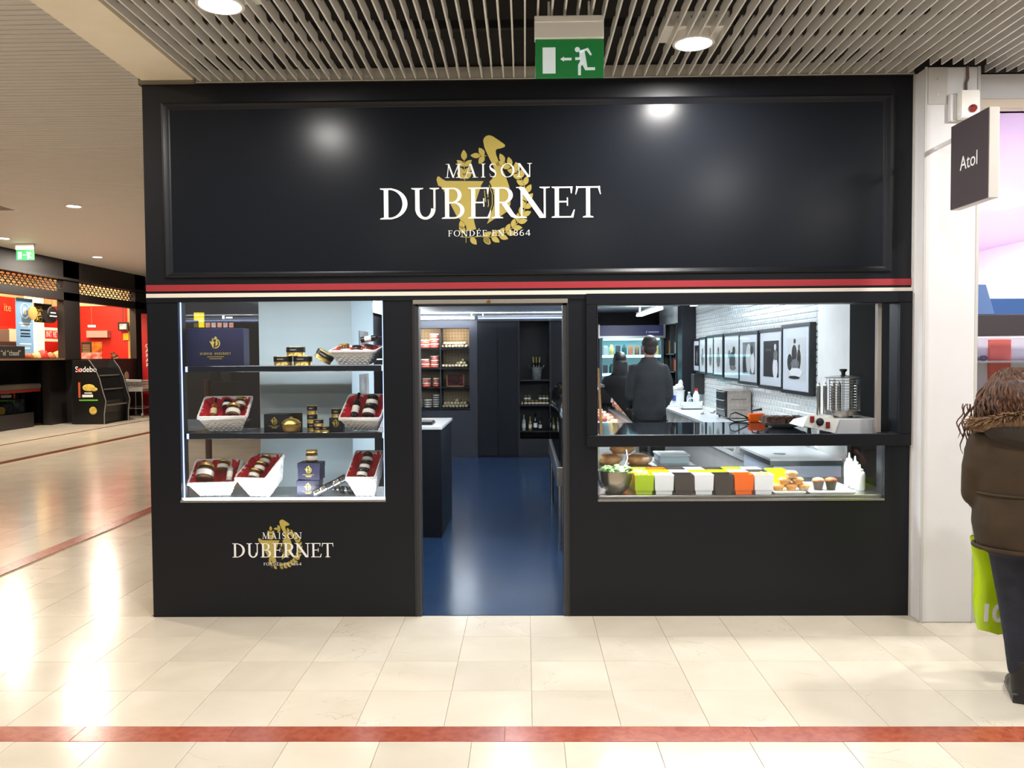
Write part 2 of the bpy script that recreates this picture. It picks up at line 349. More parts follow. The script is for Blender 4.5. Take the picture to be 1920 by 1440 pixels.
# ------------------------------------------------------------------ serif lettering drawn as strokes
def glyph(ch):
    """list of polygons in a unit box (width, cap height 1)"""
    P = []
    def quad(*p): P.append(list(p))
    def stem(x, w, y0=0.0, y1=1.0, sl=True, sh=0.13, tb=(1, 1)):
        quad((x, y0), (x+w, y0), (x+w, y1), (x, y1))
        if tb[0]: quad((x-sh, y0), (x+w+sh, y0), (x+w+sh*0.9, y0+0.035), (x+w, y0+0.06), (x, y0+0.06), (x-sh*0.9, y0+0.035))
        if tb[1]: quad((x-sh*0.9, y1-0.035), (x, y1-0.06), (x+w, y1-0.06), (x+w+sh*0.9, y1-0.035), (x+w+sh, y1), (x-sh, y1))
    def diag(x0, y0, x1, y1, w): quad((x0, y0), (x0+w, y0), (x1+w, y1), (x1, y1))
    def stroke(pts, wd):
        n = len(pts)
        for i in range(n-1):
            def off(k):
                a = pts[max(k-1, 0)]; b = pts[min(k+1, n-1)]; dx, dy = b[0]-a[0], b[1]-a[1]; l = math.hypot(dx, dy) or 1
                return (-dy/l*wd[k]/2, dx/l*wd[k]/2)
            o1, o2 = off(i), off(i+1); a, b = pts[i], pts[i+1]
            quad((a[0]-o1[0], a[1]-o1[1]), (b[0]-o2[0], b[1]-o2[1]), (b[0]+o2[0], b[1]+o2[1]), (a[0]+o1[0], a[1]+o1[1]))
    def arc(cx, cy, rx, ry, a0, a1, tx, ty, n=14):
        for i in range(n):
            A, B = math.radians(a0+(a1-a0)*i/n), math.radians(a0+(a1-a0)*(i+1)/n)
            quad((cx+rx*math.cos(A), cy+ry*math.sin(A)), (cx+rx*math.cos(B), cy+ry*math.sin(B)),
                 (cx+(rx-tx)*math.cos(B), cy+(ry-ty)*math.sin(B)), (cx+(rx-tx)*math.cos(A), cy+(ry-ty)*math.sin(A)))
    if ch == 'D': stem(0.17, 0.15); arc(0.34, 0.5, 0.62, 0.5, -90, 90, 0.17, 0.05); quad((0.3, 0), (0.35, 0), (0.35, 0.05), (0.3, 0.05)); quad((0.3, 0.95), (0.35, 0.95), (0.35, 1), (0.3, 1))
    elif ch == 'U':
        stem(0.17, 0.15, 0.3, 1, tb=(0, 1)); stem(0.78, 0.07, 0.35, 1, tb=(0, 1))
        arc(0.51, 0.34, 0.34, 0.36, 180, 360, 0.15, 0.08); quad((0.17, 0.28), (0.32, 0.28), (0.32, 0.36), (0.17, 0.36))
    elif ch == 'B':
        stem(0.17, 0.17); arc(0.5, 0.755, 0.33, 0.245, -90, 90, 0.16, 0.05); arc(0.52, 0.27, 0.42, 0.27, -90, 90, 0.17, 0.05)
        for y in (0.0, 0.49, 0.95): quad((0.3, y), (0.53, y), (0.53, y+0.05), (0.3, y+0.05))
    elif ch in 'EÉF':
        stem(0.18, 0.17); quad((0.3, 0.95), (0.88, 0.95), (0.9, 1), (0.3, 1)); quad((0.8, 0.96), (0.9, 1), (0.86, 0.78), (0.82, 0.78))
        quad((0.3, 0.49), (0.7, 0.49), (0.7, 0.54), (0.3, 0.54)); quad((0.66, 0.38), (0.71, 0.38), (0.71, 0.65), (0.66, 0.65))
        if ch != 'F': quad((0.3, 0), (0.92, 0), (0.92, 0.05), (0.3, 0.05)); quad((0.82, 0.04), (0.92, 0), (0.98, 0.26), (0.94, 0.26))
        if ch == 'É': quad((0.45, 1.07), (0.55, 1.07), (0.72, 1.27), (0.58, 1.27))
    elif ch == 'R':
        stem(0.15, 0.16); arc(0.45, 0.74, 0.33, 0.26, -90, 90, 0.16, 0.05)
        for y in (0.48, 0.95): quad((0.25, y), (0.47, y), (0.47, y+0.05), (0.25, y+0.05))
        stroke([(0.46, 0.5), (0.62, 0.28), (0.76, 0.1), (0.88, 0.03), (0.99, 0.03)], [0.17, 0.17, 0.15, 0.09, 0.03])
    elif ch == 'N':
        stem(0.13, 0.06, tb=(1, 0)); quad((0.0, 0.965), (0.2, 0.965), (0.2, 1), (0.0, 1)); diag(0.70, 0.0, 0.05, 1.0, 0.18); stem(0.82, 0.06, tb=(0, 1))
    elif ch == 'T':
        stem(0.42, 0.16, tb=(1, 0)); quad((0.03, 0.95), (0.97, 0.95), (0.97, 1), (0.03, 1))
        quad((0.0, 0.74), (0.03, 0.74), (0.12, 0.96), (0.05, 1.02)); quad((1.0, 0.74), (0.97, 0.74), (0.88, 0.96), (0.95, 1.02))
    elif ch == 'M':
        diag(0.1, 0, 0.19, 1, 0.05); stem(0.78, 0.12); diag(0.45, 0.0, 0.14, 1.0, 0.11); diag(0.46, 0.0, 0.80, 1.0, 0.05)
        quad((0, 0), (0.25, 0), (0.25, 0.035), (0, 0.035)); quad((0.04, 0.965), (0.2, 0.965), (0.2, 1), (0.04, 1))
    elif ch == 'A':
        diag(0.12, 0, 0.44, 1, 0.05); diag(0.72, 0, 0.41, 1, 0.15); quad((0.22, 0.32), (0.72, 0.32), (0.71, 0.37), (0.24, 0.37))
        quad((0, 0), (0.28, 0), (0.28, 0.035), (0, 0.035)); quad((0.62, 0), (1, 0), (1, 0.035), (0.62, 0.035))
    elif ch == 'I': stem(0.3, 0.4, sh=0.3)
    elif ch == 'O': arc(0.5, 0.5, 0.5, 0.51, 0, 360, 0.14, 0.05, 28)
    elif ch == 'S':
        pts = [(0.84, 0.76), (0.8, 0.92), (0.55, 0.975), (0.28, 0.92), (0.17, 0.78), (0.25, 0.63), (0.48, 0.53), (0.72, 0.42), (0.83, 0.26), (0.75, 0.09), (0.48, 0.025), (0.22, 0.08), (0.13, 0.28)]
        stroke(pts, [0.03, 0.05, 0.06, 0.12, 0.17, 0.2, 0.21, 0.2, 0.17, 0.12, 0.06, 0.05, 0.03])
    elif ch == '1': stem(0.4, 0.22, tb=(1, 0)); quad((0.15, 0.8), (0.4, 0.9), (0.62, 1.0), (0.4, 1.0), (0.15, 0.86))
    elif ch == '8': arc(0.5, 0.76, 0.36, 0.24, 0, 360, 0.13, 0.06, 20); arc(0.5, 0.27, 0.45, 0.27, 0, 360, 0.15, 0.06, 20)
    elif ch == '6': arc(0.5, 0.3, 0.42, 0.3, 0, 360, 0.15, 0.06, 20); stroke([(0.14, 0.3), (0.18, 0.6), (0.4, 0.85), (0.8, 1.0)], [0.14, 0.15, 0.12, 0.04])
    elif ch == '4': quad((0.6, 0), (0.76, 0), (0.76, 1), (0.6, 1)); quad((0.02, 0.24), (0.96, 0.24), (0.96, 0.33), (0.02, 0.33)); quad((0.02, 0.28), (0.12, 0.28), (0.7, 1), (0.62, 1))
    return P
def letters(mb, spans, y0, y1, y, k=0.0):
    for ch, a, b in spans:
        for i, poly in enumerate(glyph(ch)):
            pts = [(a+(b-a)*u, y0+(y1-y0)*v) for u, v in poly]
            mb.prism(pts, 'y', y-0.00002*(i % 40), y+0.0006)
def letter_parts(parent, spans, y0, y1, y):
    for sp in spans:
        m = MB(); letters(m, [sp], y0, y1, y); m.build('letter', LETTER, parent)
def emblem_mesh():
    """goose in a laurel wreath; drawn in units of the sign's letter grid, centre 0,0"""
    m = MB()
    def poly(pts, y=-0.6): m.prism([(x-947, 540-z) for x, z in pts], 'y', y, y+0.4)
    neck = [(905, 150), (912, 128), (930, 112), (952, 107), (980, 116), (1010, 136), (1045, 160), (1074, 182), (1073, 198), (1040, 210), (1012, 214), (1002, 226), (1004, 255), (1030, 325), (1078, 425), (1104, 500), (1117, 580), (1112, 645), (1085, 698), (1030, 735), (980, 757), (930, 790), (948, 745), (968, 695), (986, 640), (986, 570), (972, 510), (950, 465), (984, 430), (1000, 398), (984, 350), (940, 260), (914, 200)]
    poly(neck)
    poly([(540, 445), (547, 422), (560, 420), (585, 440), (612, 455), (905, 460), (888, 490), (860, 570), (838, 640), (825, 700), (830, 770), (845, 830), (772, 845), (766, 803), (735, 770), (690, 720), (650, 640), (610, 560), (580, 503), (552, 490)])
    def leaf(x, z, ang, L=72, W=20):
        a = math.radians(ang); ca, sa = math.cos(a), -math.sin(a); pts = []
        for t, wv in ((0, 0), (0.15, 0.6), (0.35, 1.0), (0.6, 0.95), (0.82, 0.55), (1, 0), (0.82, -0.55), (0.6, -0.95), (0.35, -1.0), (0.15, -0.6)):
            pts.append((x+ca*L*t-sa*W*wv*(-1), z+sa*L*t+ca*W*wv*(-1)))
        poly(pts)
    def twig(pts, wd=5):
        for (x0, z0), (x1, z1) in zip(pts, pts[1:]):
            l = math.hypot(x1-x0, z1-z0) or 1; nx, nz = -(z1-z0)/l*wd/2, (x1-x0)/l*wd/2
            poly([(x0-nx, z0-nz), (x1-nx, z1-nz), (x1+nx, z1+nz), (x0+nx, z0+nz)])
    cx, cz, R0 = 935, 590, 302
    path = []
    for i in range(33):
        a = 66-170*i/32; path.append((cx+R0*math.cos(math.radians(a)), cz-R0*math.sin(math.radians(a))))
    twig(path)
    for i in range(15):
        a = 64-166*i/14.5; x, z = cx+R0*math.cos(math.radians(a)), cz-R0*math.sin(math.radians(a))
        leaf(x, z, a+52, 78, 21); leaf(x, z, a+128, 74, 20)
    twig([(720, 888), (800, 893), (880, 886)]); twig([(765, 880), (765, 935)], 4)
    for x, z, a in ((800, 893, -50), (905, 890, -55), (760, 860, 130), (740, 830, 100)): leaf(x, z, a, 74, 22)
    twig([(758, 455), (757, 330), (755, 270)]); leaf(757, 300, 92, 84, 23)
    for z in (345, 400, 440): leaf(757, z, 40, 76, 20); leaf(757, z, 140, 76, 20)
    twig([(930, 266), (860, 262)]); leaf(885, 264, 178, 80, 20); leaf(912, 266, 122, 76, 22); leaf(912, 266, -125, 74, 22)
    for pts in ([(912, 530), (915, 570), (922, 620)], [(930, 515), (940, 545), (938, 585)], [(948, 490), (972, 560), (972, 640), (945, 720)], [(940, 600), (944, 640), (938, 660)]): twig(pts, 6)
    return m.mesh('emblem', GOLD)
EMB = emblem_mesh()
def logo(parent, cx, cz, k, y):
    e = bpy.data.objects.new('goose_emblem', EMB); COL.objects.link(e); e.parent = parent; e.location = (cx, y, cz); e.scale = (k, 0.001, k)
    def sp(word, xs): return [(c, cx+(a-947)*k, cx+(b-947)*k) for c, (a, b) in zip(word, xs)]
    def zz(v): return cz+(540-v)*k
    letter_parts(parent, sp('MAISON', [(608, 735), (750, 862), (886, 920), (945, 1012), (1038, 1146), (1162, 1282)]), zz(432), zz(325), y-0.002)
    letter_parts(parent, sp('DUBERNET', [(88, 322), (332, 566), (570, 768), (772, 968), (958, 1182), (1158, 1418), (1422, 1616), (1616, 1814)]), zz(748), zz(508), y-0.002)
    s3 = 'FONDÉE EN 1864'; wd = dict(zip('FONDÉE EN 1864', [42]*14)); wd.update({'F': 38, 'O': 50, 'N': 52, 'D': 50, 'É': 40, 'E': 40, ' ': 20, '1': 26, '8': 40, '6': 40, '4': 42}); tot = sum(wd[c] for c in s3)+6*13
    x = 947-322; g = (644-sum(wd[c] for c in s3))/13; spn = []
    for c in s3:
        if c != ' ': spn.append((c, cx+(x-947)*k, cx+(x+wd[c]-947)*k))
        x += wd[c]+g
    letter_parts(parent, spn, zz(884), zz(838), y-0.002)
K = mpp(0)/4.174
c = atY(690+947/4.174, 230+540/4.174, 0.0)
logo(sign, c.x, c.z-2.15, K, -0.0055)
c = atY(529.4, 1021.9, 0.0)
dec = thing('window_decal', 'small gold goose logo decal on the black panel below the display window', 'decal', (c.x, 0, c.z))
logo(dec, 0, 0, K*0.4694, -0.0012)
# ================================================================== SLATTED CEILING
SLAT = mat('slat_grey', (230, 228, 223), 0.5); VOID = mat('dark_void', (20, 19, 19), 0.9)
ceil = struct(MB().box(-2.04, 7.0, -7.5, 0.1, 3.95, 4.0).build('ceiling', VOID))  # black sheet over the slats stands for the dark void and blocks light
def slat_mesh(y0, y1, name):
    pts = []; y = y1
    pts = [(y1, 3.36)]
    top = []
    t = y1
    while t > y0+0.30:
        top += [(t-0.010, 3.399), (t-0.045, 3.401), (t-0.062, 3.425), (t-0.235, 3.425), (t-0.255, 3.401)]; t -= 0.274
    top.append((y0, 3.401))
    poly = [(y0, 3.36), (y1, 3.36), (y1, 3.401)] + [p for p in top if p[0] > y0]
    poly = [poly[0], poly[1], poly[2]] + top
    m = MB(); n = len(poly); h = 0.0045
    # as two strips (bottom edge / top edge) so no concave polygon is filled
    for i in range(2, n-1):
        a, b = poly[i], poly[i+1]
        for sx in (-h, h): m.add([(sx, a[0], 3.36), (sx, b[0], 3.36), (sx, b[0], b[1]), (sx, a[0], a[1])], [(0, 1, 2, 3)])
        m.add([(-h, a[0], a[1]), (h, a[0], a[1]), (h, b[0], b[1]), (-h, b[0], b[1])], [(0, 1, 2, 3)])
    m.add([(-h, y0, 3.36), (h, y0, 3.36), (h, y1, 3.36), (-h, y1, 3.36)], [(0, 1, 2, 3)])
    for yy, zt in ((y0, 3.401), (y1, 3.401)): m.add([(-h, yy, 3.36), (h, yy, 3.36), (h, yy, zt), (-h, yy, zt)], [(0, 1, 2, 3)])
    return m.mesh(name, SLAT)
slA, slB, slC = slat_mesh(-6.4, -0.252, 'slat'), slat_mesh(-0.249, -0.012, 'slat_end'), slat_mesh(-0.249, -0.155, 'slat_short')
for i in range(86):
    x = -2.0+0.067*i
    o = bpy.data.objects.new('slat', slA); COL.objects.link(o); o.parent = ceil; o.location = (x+random.uniform(-0.003, 0.003), random.uniform(-0.004, 0), random.uniform(-0.002, 0.002))
    if True:
        o = bpy.data.objects.new('slat', slB if x < 2.36 or x > 2.8 else slC); COL.objects.link(o); o.parent = ceil; o.location = (x+random.uniform(-0.004, 0.004), 0, random.uniform(-0.002, 0.002))
CARR = mat('carrier_black', (30, 29, 28), 0.7)
for k in range(5): MB().box(-2.03, 3.8, -0.6-1.2*k-0.02, -0.6-1.2*k+0.02, 3.43, 3.475).build('carrier', CARR, ceil)
ANGLE = mat('ceiling_angle', (196, 192, 184), 0.5)
struct(MB().box(-2.04, 2.39, -0.02, -0.008, 3.352, 3.43).box(-2.04, 2.39, -0.03, -0.008, 3.352, 3.356).build('trim_4', ANGLE))
struct(MB().box(-2.4, 7.0, 0.0, 0.12, 3.352, 4.2).build('wall_upper', mat('plaster_dark', (70, 68, 66), 0.8)))
BEAM = mat('beam_cream', (246, 236, 214), 0.6, noise=(3, (240, 228, 204)))
struct(MB().box(-2.367, -2.042, -8.0, 0.03, 3.37, 4.2).build('beam', BEAM))
struct(MB().box(-2.385, -2.03, -0.03, 0.05, 3.352, 3.372).build('trim_5', mat('shadow_gap', (120, 112, 98), 0.7)))
# ceiling of the mall corridor: narrow strips
STRIP = mat('corridor_strip', (228, 227, 224), 0.55)
ceilc = struct(MB().box(-16, -2.367, -6, 26, 4.135, 4.16).build('ceiling_corridor', mat('corridor_gap', (112, 104, 92), 0.8)))
stm = MB().box(-13.6, 0, 0, 0.072, 0, 0.02).mesh('strip', STRIP, bevel=0.003)
for j in range(60):
    o = bpy.data.objects.new('strip', stm); COL.objects.link(o); o.parent = ceilc; o.location = (-2.37, -0.6+0.085*j, 4.1+random.uniform(-0.001, 0.001))
rest = MB()
for j in range(60, 300): rest.box(-16, -2.37, -0.6+0.085*j, -0.6+0.085*j+0.072, 4.1, 4.12)
for j in range(1, 60): rest.box(-16, -2.37, -0.6-0.085*j, -0.6-0.085*j+0.072, 4.1, 4.12)
tag(rest.build('strip_field', STRIP, ceilc), kind='stuff')
# ================================================================== LAMPS
GLOW = mat('lamp_glow', (255, 250, 240), 0.5, emit=34.0, ecol=(255, 248, 236)); LAMPW = mat('lamp_white', (240, 238, 232), 0.4)
def lamp(x, y, label, power=50.0, in_view=True):
    t = thing('ceiling_downlight', label, 'ceiling light', (x, y, 3.36), group=None if in_view else 'downlights further along the slatted ceiling')
    MB().box(-0.17, 0.17, -0.115, 0.115, 0.045, 0.13).build('housing', LAMPW, t, bevel=0.004)
    MB().lathe([(0.115, 0.05), (0.115, -0.004), (0.10, -0.006), (0.098, 0.04)], 24, cap=False).build('ring', LAMPW, t, smooth=40)
    MB().lathe([(0.0001, -0.012), (0.06, -0.010), (0.098, 0.0), (0.098, 0.03)], 24).build('bulb', GLOW, t, smooth=60)
    area('downlight', (0, 0, -0.03), 0.2, 0.2, power, NEUT, shape='DISK', parent=t)
lamp(-1.468, -1.13, 'bright downlight in the slats near the cream beam', 36.0)
lamp(0.938, -0.55, 'bright downlight in the slats beside the green exit sign')
for x, y, pw in ((3.3, -1.2, 56), (-0.6, -3.5, 36), (1.9, -3.0, 50), (0.8, -5.6, 44), (-1.6, -5.7, 28), (3.5, -4.6, 52)):
    lamp(x, y, 'bright downlight set further back in the slatted ceiling', pw, in_view=False)
def small_lamp(x, y, label, power, col):
    t = thing('recessed_spot', label, 'ceiling light', (x, y, 4.1))
    MB().lathe([(0.13, 0.01), (0.13, -0.012), (0.105, -0.012), (0.1, 0.02)], 20, cap=False).build('ring', LAMPW, t, smooth=40)
    MB().lathe([(0.0001, -0.01), (0.1, -0.008), (0.1, 0.02)], 20).build('bulb', GLOW, t)
    area('recessed', (0, 0, -0.03), 0.2, 0.2, power, col, shape='DISK', parent=t)
small_lamp(-7.23, 8.07, 'white recessed spot alone in the middle of the strip ceiling', 150, WARM)
small_lamp(-10.3, 14.7, 'recessed spot in the strip ceiling above the shopping trolley', 190, WARM)
small_lamp(-10.55, 11.5, 'recessed spot in the strip ceiling beside the small exit sign', 190, WARM)
small_lamp(-4.6, 1.2, 'large recessed spot in the strip ceiling close to the cream beam', 85, WARM)
small_lamp(-6.2, -1.8, 'recessed spot of the strip ceiling off towards the mall entrance', 80, WARM)
small_lamp(-4.9, -4.2, 'recessed spot of the strip ceiling at the back of the mall', 70, WARM)
vent = thing('ceiling_vent', 'dark slotted air vent flush in the strip ceiling', 'vent', (-8.6, 8.2, 4.1))
MB().box(-0.5, 0.28, -0.25, 0.25, -0.006, 0.0).build('frame', LAMPW, vent)
for k in range(4): MB().box(-0.46, 0.24, -0.2+0.1*k, -0.14+0.1*k, -0.009, -0.004).build('slot', BLACK, vent)
# ================================================================== EXIT SIGNS
GREEN = mat('exit_green', (20, 122, 58), 0.4, emit=0.12, ecol=(30, 150, 70)); PALE = mat('exit_pale', (214, 226, 226), 0.4, emit=0.35)
def exit_sign(loc, label, k=1.0, rotz=0.0, right=False):
    t = thing('exit_sign', label, 'exit sign', loc, rotz)
    s = 0.344*k
    MB().box(-s/2, s/2, -0.02*k, 0.04*k, 0.19*k, 0.285*k).build('housing', LAMPW, t, bevel=0.004*k)
    MB().box(-s/2, s/2, -0.024*k, 0.044*k, 0.268*k, 0.30*k).build('cap', LAMPW, t, bevel=0.003*k)
    MB().box(-s/2+0.004*k, s/2, -0.006*k, 0.006*k, 0.0, 0.19*k).build('plate', GREEN, t, bevel=0.001)
    m = MB(); y0, y1 = -0.0075*k, -0.006*k
    def q(pts): m.prism([((-1 if right else 1)*x*k, z*k) for x, z in pts], 'y', y0, y1)
    q([(-0.132, 0.022), (-0.068, 0.022), (-0.068, 0.15), (-0.132, 0.15)])
    q([(-0.044, 0.092), (-0.026, 0.104), (-0.026, 0.098), (0.012, 0.098), (0.012, 0.086), (-0.026, 0.086), (-0.026, 0.08)])
    q([(0.041+0.013*math.cos(a*PI/6), 0.138+0.013*math.sin(a*PI/6)) for a in range(12)])
    for pts in ([(0.054, 0.12), (0.086, 0.133), (0.105, 0.108), (0.113, 0.112), (0.094, 0.146), (0.05, 0.132)], [(0.05, 0.132), (0.076, 0.135), (0.086, 0.075), (0.066, 0.062), (0.052, 0.09)],
                [(0.03, 0.086), (0.058, 0.088), (0.058, 0.1), (0.03, 0.1)], [(0.066, 0.062), (0.086, 0.075), (0.09, 0.05), (0.128, 0.05), (0.128, 0.036), (0.08, 0.036)],
                [(0.054, 0.082), (0.072, 0.07), (0.058, 0.056), (0.058, 0.012), (0.044, 0.012), (0.044, 0.062)]): q(pts)
    m.build('pictogram', PALE, t)
    for hx in (-0.1, 0.1): MB().cyl((hx*k, 0.01*k, 0.3*k), (hx*k, 0.01*k, 0.38*k), 0.006*k).build('hanger', LAMPW, t)
    return t
exit_sign((0.229, -1.0, 3.03), 'green exit sign with running man and left arrow under the slatted ceiling')
exit_sign((-10.6, 12.3, 3.75), 'small green exit sign hung from the strip ceiling by the red kiosk', 1.15)
# ================================================================== WHITE PILLAR AND NEIGHBOUR SIGN
PIL = mat('pillar_white', (226, 225, 228), 0.5, noise=(2, (222, 220, 222)))
struct(MB().box(2.403, 2.72, -0.142, 0.5, 0.0, 3.352).build('wall_pillar', PIL, bevel=0.006))
struct(MB().box(2.398, 2.412, -0.148, -0.14, 0, 3.352).box(2.71, 2.726, -0.148, -0.12, 0, 3.352).box(2.394, 2.405, -0.02, 0.02, 0, 3.352).build('trim_6', mat('pillar_edge', (196, 194, 190), 0.5)))
pa = thing('access_plate', 'recessed white service plate at the top of the pillar', 'plate', (2.46, -0.142, 3.13))
MB().box(-0.045, 0.07, -0.006, 0.0, 0.0, 0.22).build('plate', mat('plate_grey', (196, 192, 188), 0.5), pa, bevel=0.002)
for z in (0.06, 0.15): MB().cyl((0.01, -0.009, z), (0.01, -0.005, z), 0.006).build('screw', STEEL, pa)
al = thing('alarm_box', 'white alarm box with red round lamp on the pillar', 'alarm', (2.635, -0.142, 3.035))
MB().box(-0.06, 0.055, -0.07, 0.0, 0.0, 0.16).build('housing', LAMPW, al, bevel=0.006)
MB().box(-0.1, -0.06, -0.03, 0.0, -0.01, 0.15).build('side_box', PIL, al, bevel=0.004)
MB().lathe([(0.024, 0), (0.022, 0.012), (0.012, 0.02), (0.0001, 0.022)], 16, M=T(0.012, -0.07, 0.05) @ RX(PI/2)).build('red_lamp', mat('alarm_red', (150, 40, 36), 0.2, coat=0.5), al, smooth=50)
tag(MB().tube([(2.645, -0.15, 3.352), (2.648, -0.152, 3.28), (2.638, -0.15, 3.25), (2.64, -0.15, 3.19)], 0.008).build('cable', mat('cable_brown', (110, 92, 78), 0.5), smooth=60), 'thin brown cable running down to the alarm box on the pillar', 'cable')
at = thing('blade_sign', 'dark grey projecting sign reading Atol fixed to the white pillar', 'sign', (2.44, -0.142, 2.46))
MB().box(0.0, 0.055, -0.62, -0.235, 0, 0.475).build('box', mat('sign_edge', (206, 202, 196), 0.4), at, bevel=0.003)
MB().box(-0.003, 0.0, -0.618, -0.237, 0.002, 0.473).build('face', mat('sign_charcoal', (78, 70, 74), 0.4), at)
text('lettering', 'Atol', 0.11, LETTER, at, (-0.004, -0.43, 0.235), (PI/2, 0, -PI/2), sx=0.95)
MB().box(0.018, 0.038, -0.24, 0.002, 0.40, 0.42).build('bracket', PIL, at)
# ================================================================== NEIGHBOURING OPTICIAN
PINKW = mat('optician_white', (246, 242, 246), 0.5)
struct(MB().box(2.72, 7.0, 0.0, 0.3, 3.2, 3.36).build('wall_optician_header', PIL))
tag(MB().box(2.72, 7.0, -0.05, 0.02, 3.13, 3.19).build('shutter_rail', mat('rail_beige', (206, 190, 172), 0.5), bevel=0.004), 'beige shutter rail under the white header of the bright neighbouring shop', 'rail')
struct(MB().box(2.72, 7.0, 0.0, 9.0, -0.01, 0.002).build('floor_optician', mat('pale_floor', (226, 220, 214), 0.25)))
struct(MB().box(2.72, 7.0, 0.25, 9.0, 3.2, 3.25).build('ceiling_optician', mat('lilac_ceiling', (222, 198, 240), 0.6)))
struct(MB().box(2.72, 7.0, 9.0, 9.1, 0, 3.3).build('wall_optician_back', PINKW))
struct(MB().box(2.44, 2.72, 0.12, 9.0, 0, 3.3).build('wall_optician_left', PINKW))
struct(MB().box(7.0, 7.1, -0.2, 9.0, 0, 3.3).build('wall_optician_right', PINKW))
for k, (x, y) in enumerate(((3.9, 3.0), (5.0, 3.6), (4.6, 5.2), (5.6, 6.6), (4.3, 1.2), (5.9, 1.6))):
    t = thing('round_ceiling_light', 'round white ceiling light in the lilac ceiling of the optician', 'ceiling light', (x, y, 3.2), group='round lights in the lilac ceiling')
    MB().lathe([(0.16, 0.0), (0.16, -0.03), (0.14, -0.04), (0.0001, -0.042)], 24).build('diffuser', GLOW, t, smooth=40)
    area('optician_light', (0, 0, -0.06), 0.3, 0.3, 44, (1.0, 0.97, 1.0), shape='DISK', parent=t)
BLUEP = mat('blue_panel', (120, 152, 208), 0.4)
sg = thing('window_banner', 'blue trapezoid hanging panel in the optician window', 'panel', (2.9, 0.42, 1.9))
MB().prism([(-0.1, 0.0), (0.235, 0.0), (0.175, 0.2), (-0.1, 0.205)], 'y', -0.02, 0.02).build('panel', BLUEP, sg, bevel=0.003)
MB().box(-0.1, 0.75, 0.05, 0.08, -0.01, 0.11).build('back_panel', mat('blue_panel_deep', (86, 124, 190), 0.4), sg)
db = tag(MB().box(2.735, 6.9, 0.06, 0.5, 1.755, 1.885).build('display_band', mat('band_charcoal', (70, 64, 68), 0.5), bevel=0.004), 'dark charcoal band across the optician window above the glasses', 'band')
sc_ = thing('wall_screen', 'narrow framed screen seen edge-on at the optician entrance', 'screen', (2.80, 0.62, 2.05))
MB().box(-0.06, 0.0, -0.02, 0.35, 0.0, 0.42).build('frame', mat('screen_frame', (120, 110, 128), 0.4), sc_, bevel=0.004)
MB().box(0.0, 0.004, 0.0, 0.33, 0.03, 0.39).build('panel', mat('screen_panel', (130, 130, 230), 0.3, emit=0.6), sc_)
MB().box(-0.06, 0.02, -0.03, 0.36, -0.03, 0.0).build('ledge', PINKW, sc_)
# glasses display: white back panels, shelf and glasses
gd = thing('glasses_stand', 'white lit glasses display with slim shelves in the optician window', 'display', (2.9, 0.62, 0.0))
MB().box(-0.16, 1.6, -0.42, 0.45, 0.0, 0.70).use(1).box(-0.16, 1.6, -0.44, 0.47, 0.70, 0.735).build('plinth', [mat('plinth_dark', (44, 40, 42), 0.5), WHITEG], gd)
MB().box(-0.16, 0.0, 0.02, 0.06, 0.735, 1.755).build('side_panel', PINKW, gd)
MB().box(0.0, 1.6, 0.30, 0.33, 0.735, 1.755).build('back_panel', PINKW, gd)
for z in (1.575, 1.36, 1.15): MB().box(0.02, 1.5, 0.05, 0.3, z, z+0.012).build('shelf', mat('acrylic', (226, 236, 244), 0.1), gd)
for k, (x, cl) in enumerate(((0.03, (88, 138, 120)), (0.33, (150, 150, 150)), (0.48, (236, 120, 104)), (0.8, (120, 150, 200)))):
    MB().box(x, x+(0.06 if k < 2 else 0.15), 0.27, 0.3, 1.3, 1.74).build('colour_card', mat('card_%d' % k, cl, 0.5), gd)
FR = mat('spectacle_frame', (50, 44, 52), 0.3)
def glasses(x, z, label):
    t = thing('glasses', label, 'glasses', (x, 0.782, z))
    for sx in (-1, 1):
        MB().tube([(sx*0.033+0.026*math.cos(a*PI/6), 0, 0.018+0.018*math.sin(a*PI/6)) for a in range(12)], 0.0025, 6, closed=True).build('rim', FR, t)
        MB().box(sx*0.033-0.022, sx*0.033+0.022, -0.001, 0.001, 0.004, 0.032).build('lens', mat('lens_tint', (120, 96, 120), 0.1), t)
        MB().tube([(sx*0.06, 0, 0.022), (sx*0.065, 0.07, 0.024), (sx*0.062, 0.13, 0.004)], 0.003, 6).build('temple', FR, t)
    MB().tube([(-0.009, 0, 0.02), (0, -0.002, 0.026), (0.009, 0, 0.02)], 0.0025, 6).build('bridge', FR, t)
glasses(3.06, 1.589, 'dark framed glasses on the optician shelf nearest the white side panel')
glasses(3.24, 1.589, 'dark framed glasses on the optician shelf before the coral card')
# ================================================================== SHOP SHELL
SHOPC = mat('shop_ceiling_white', (226, 228, 228), 0.6)
struct(MB().box(-2.36, 2.42, 0.12, 8.6, 2.33, 2.4).build('ceiling_shop', SHOPC))
struct(MB().box(-2.38, -2.34, 0.12, 0.26, 0, 2.4).box(-2.38, -2.34, 2.2, 8.6, 0, 2.4).box(-2.38, -2.34, 0.26, 2.2, 0, 0.2).box(-2.38, -2.34, 0.12, 8.6, 2.28, 3.36).build('wall_left', NAVYIN))
struct(MB().box(-2.365, -2.355, 0.26, 2.2, 0.2, 2.28).build('window_4', CLEAR))
struct(MB().box(-2.38, 2.44, 8.56, 8.64, 0, 3.36).build('wall_back', NAVYIN))
wr = struct(MB().box(2.37, 2.44, 0.12, 8.6, 0, 3.36).box(2.355, 2.372, 0.84, 1.512, 0, 2.33).build('wall_right', WHITE))
tl = MB(); TW, TH = 0.096, 0.052
TILEW = mat('metro_tile', (212, 215, 213), 0.12, coat=0.6, coatrough=0.05)
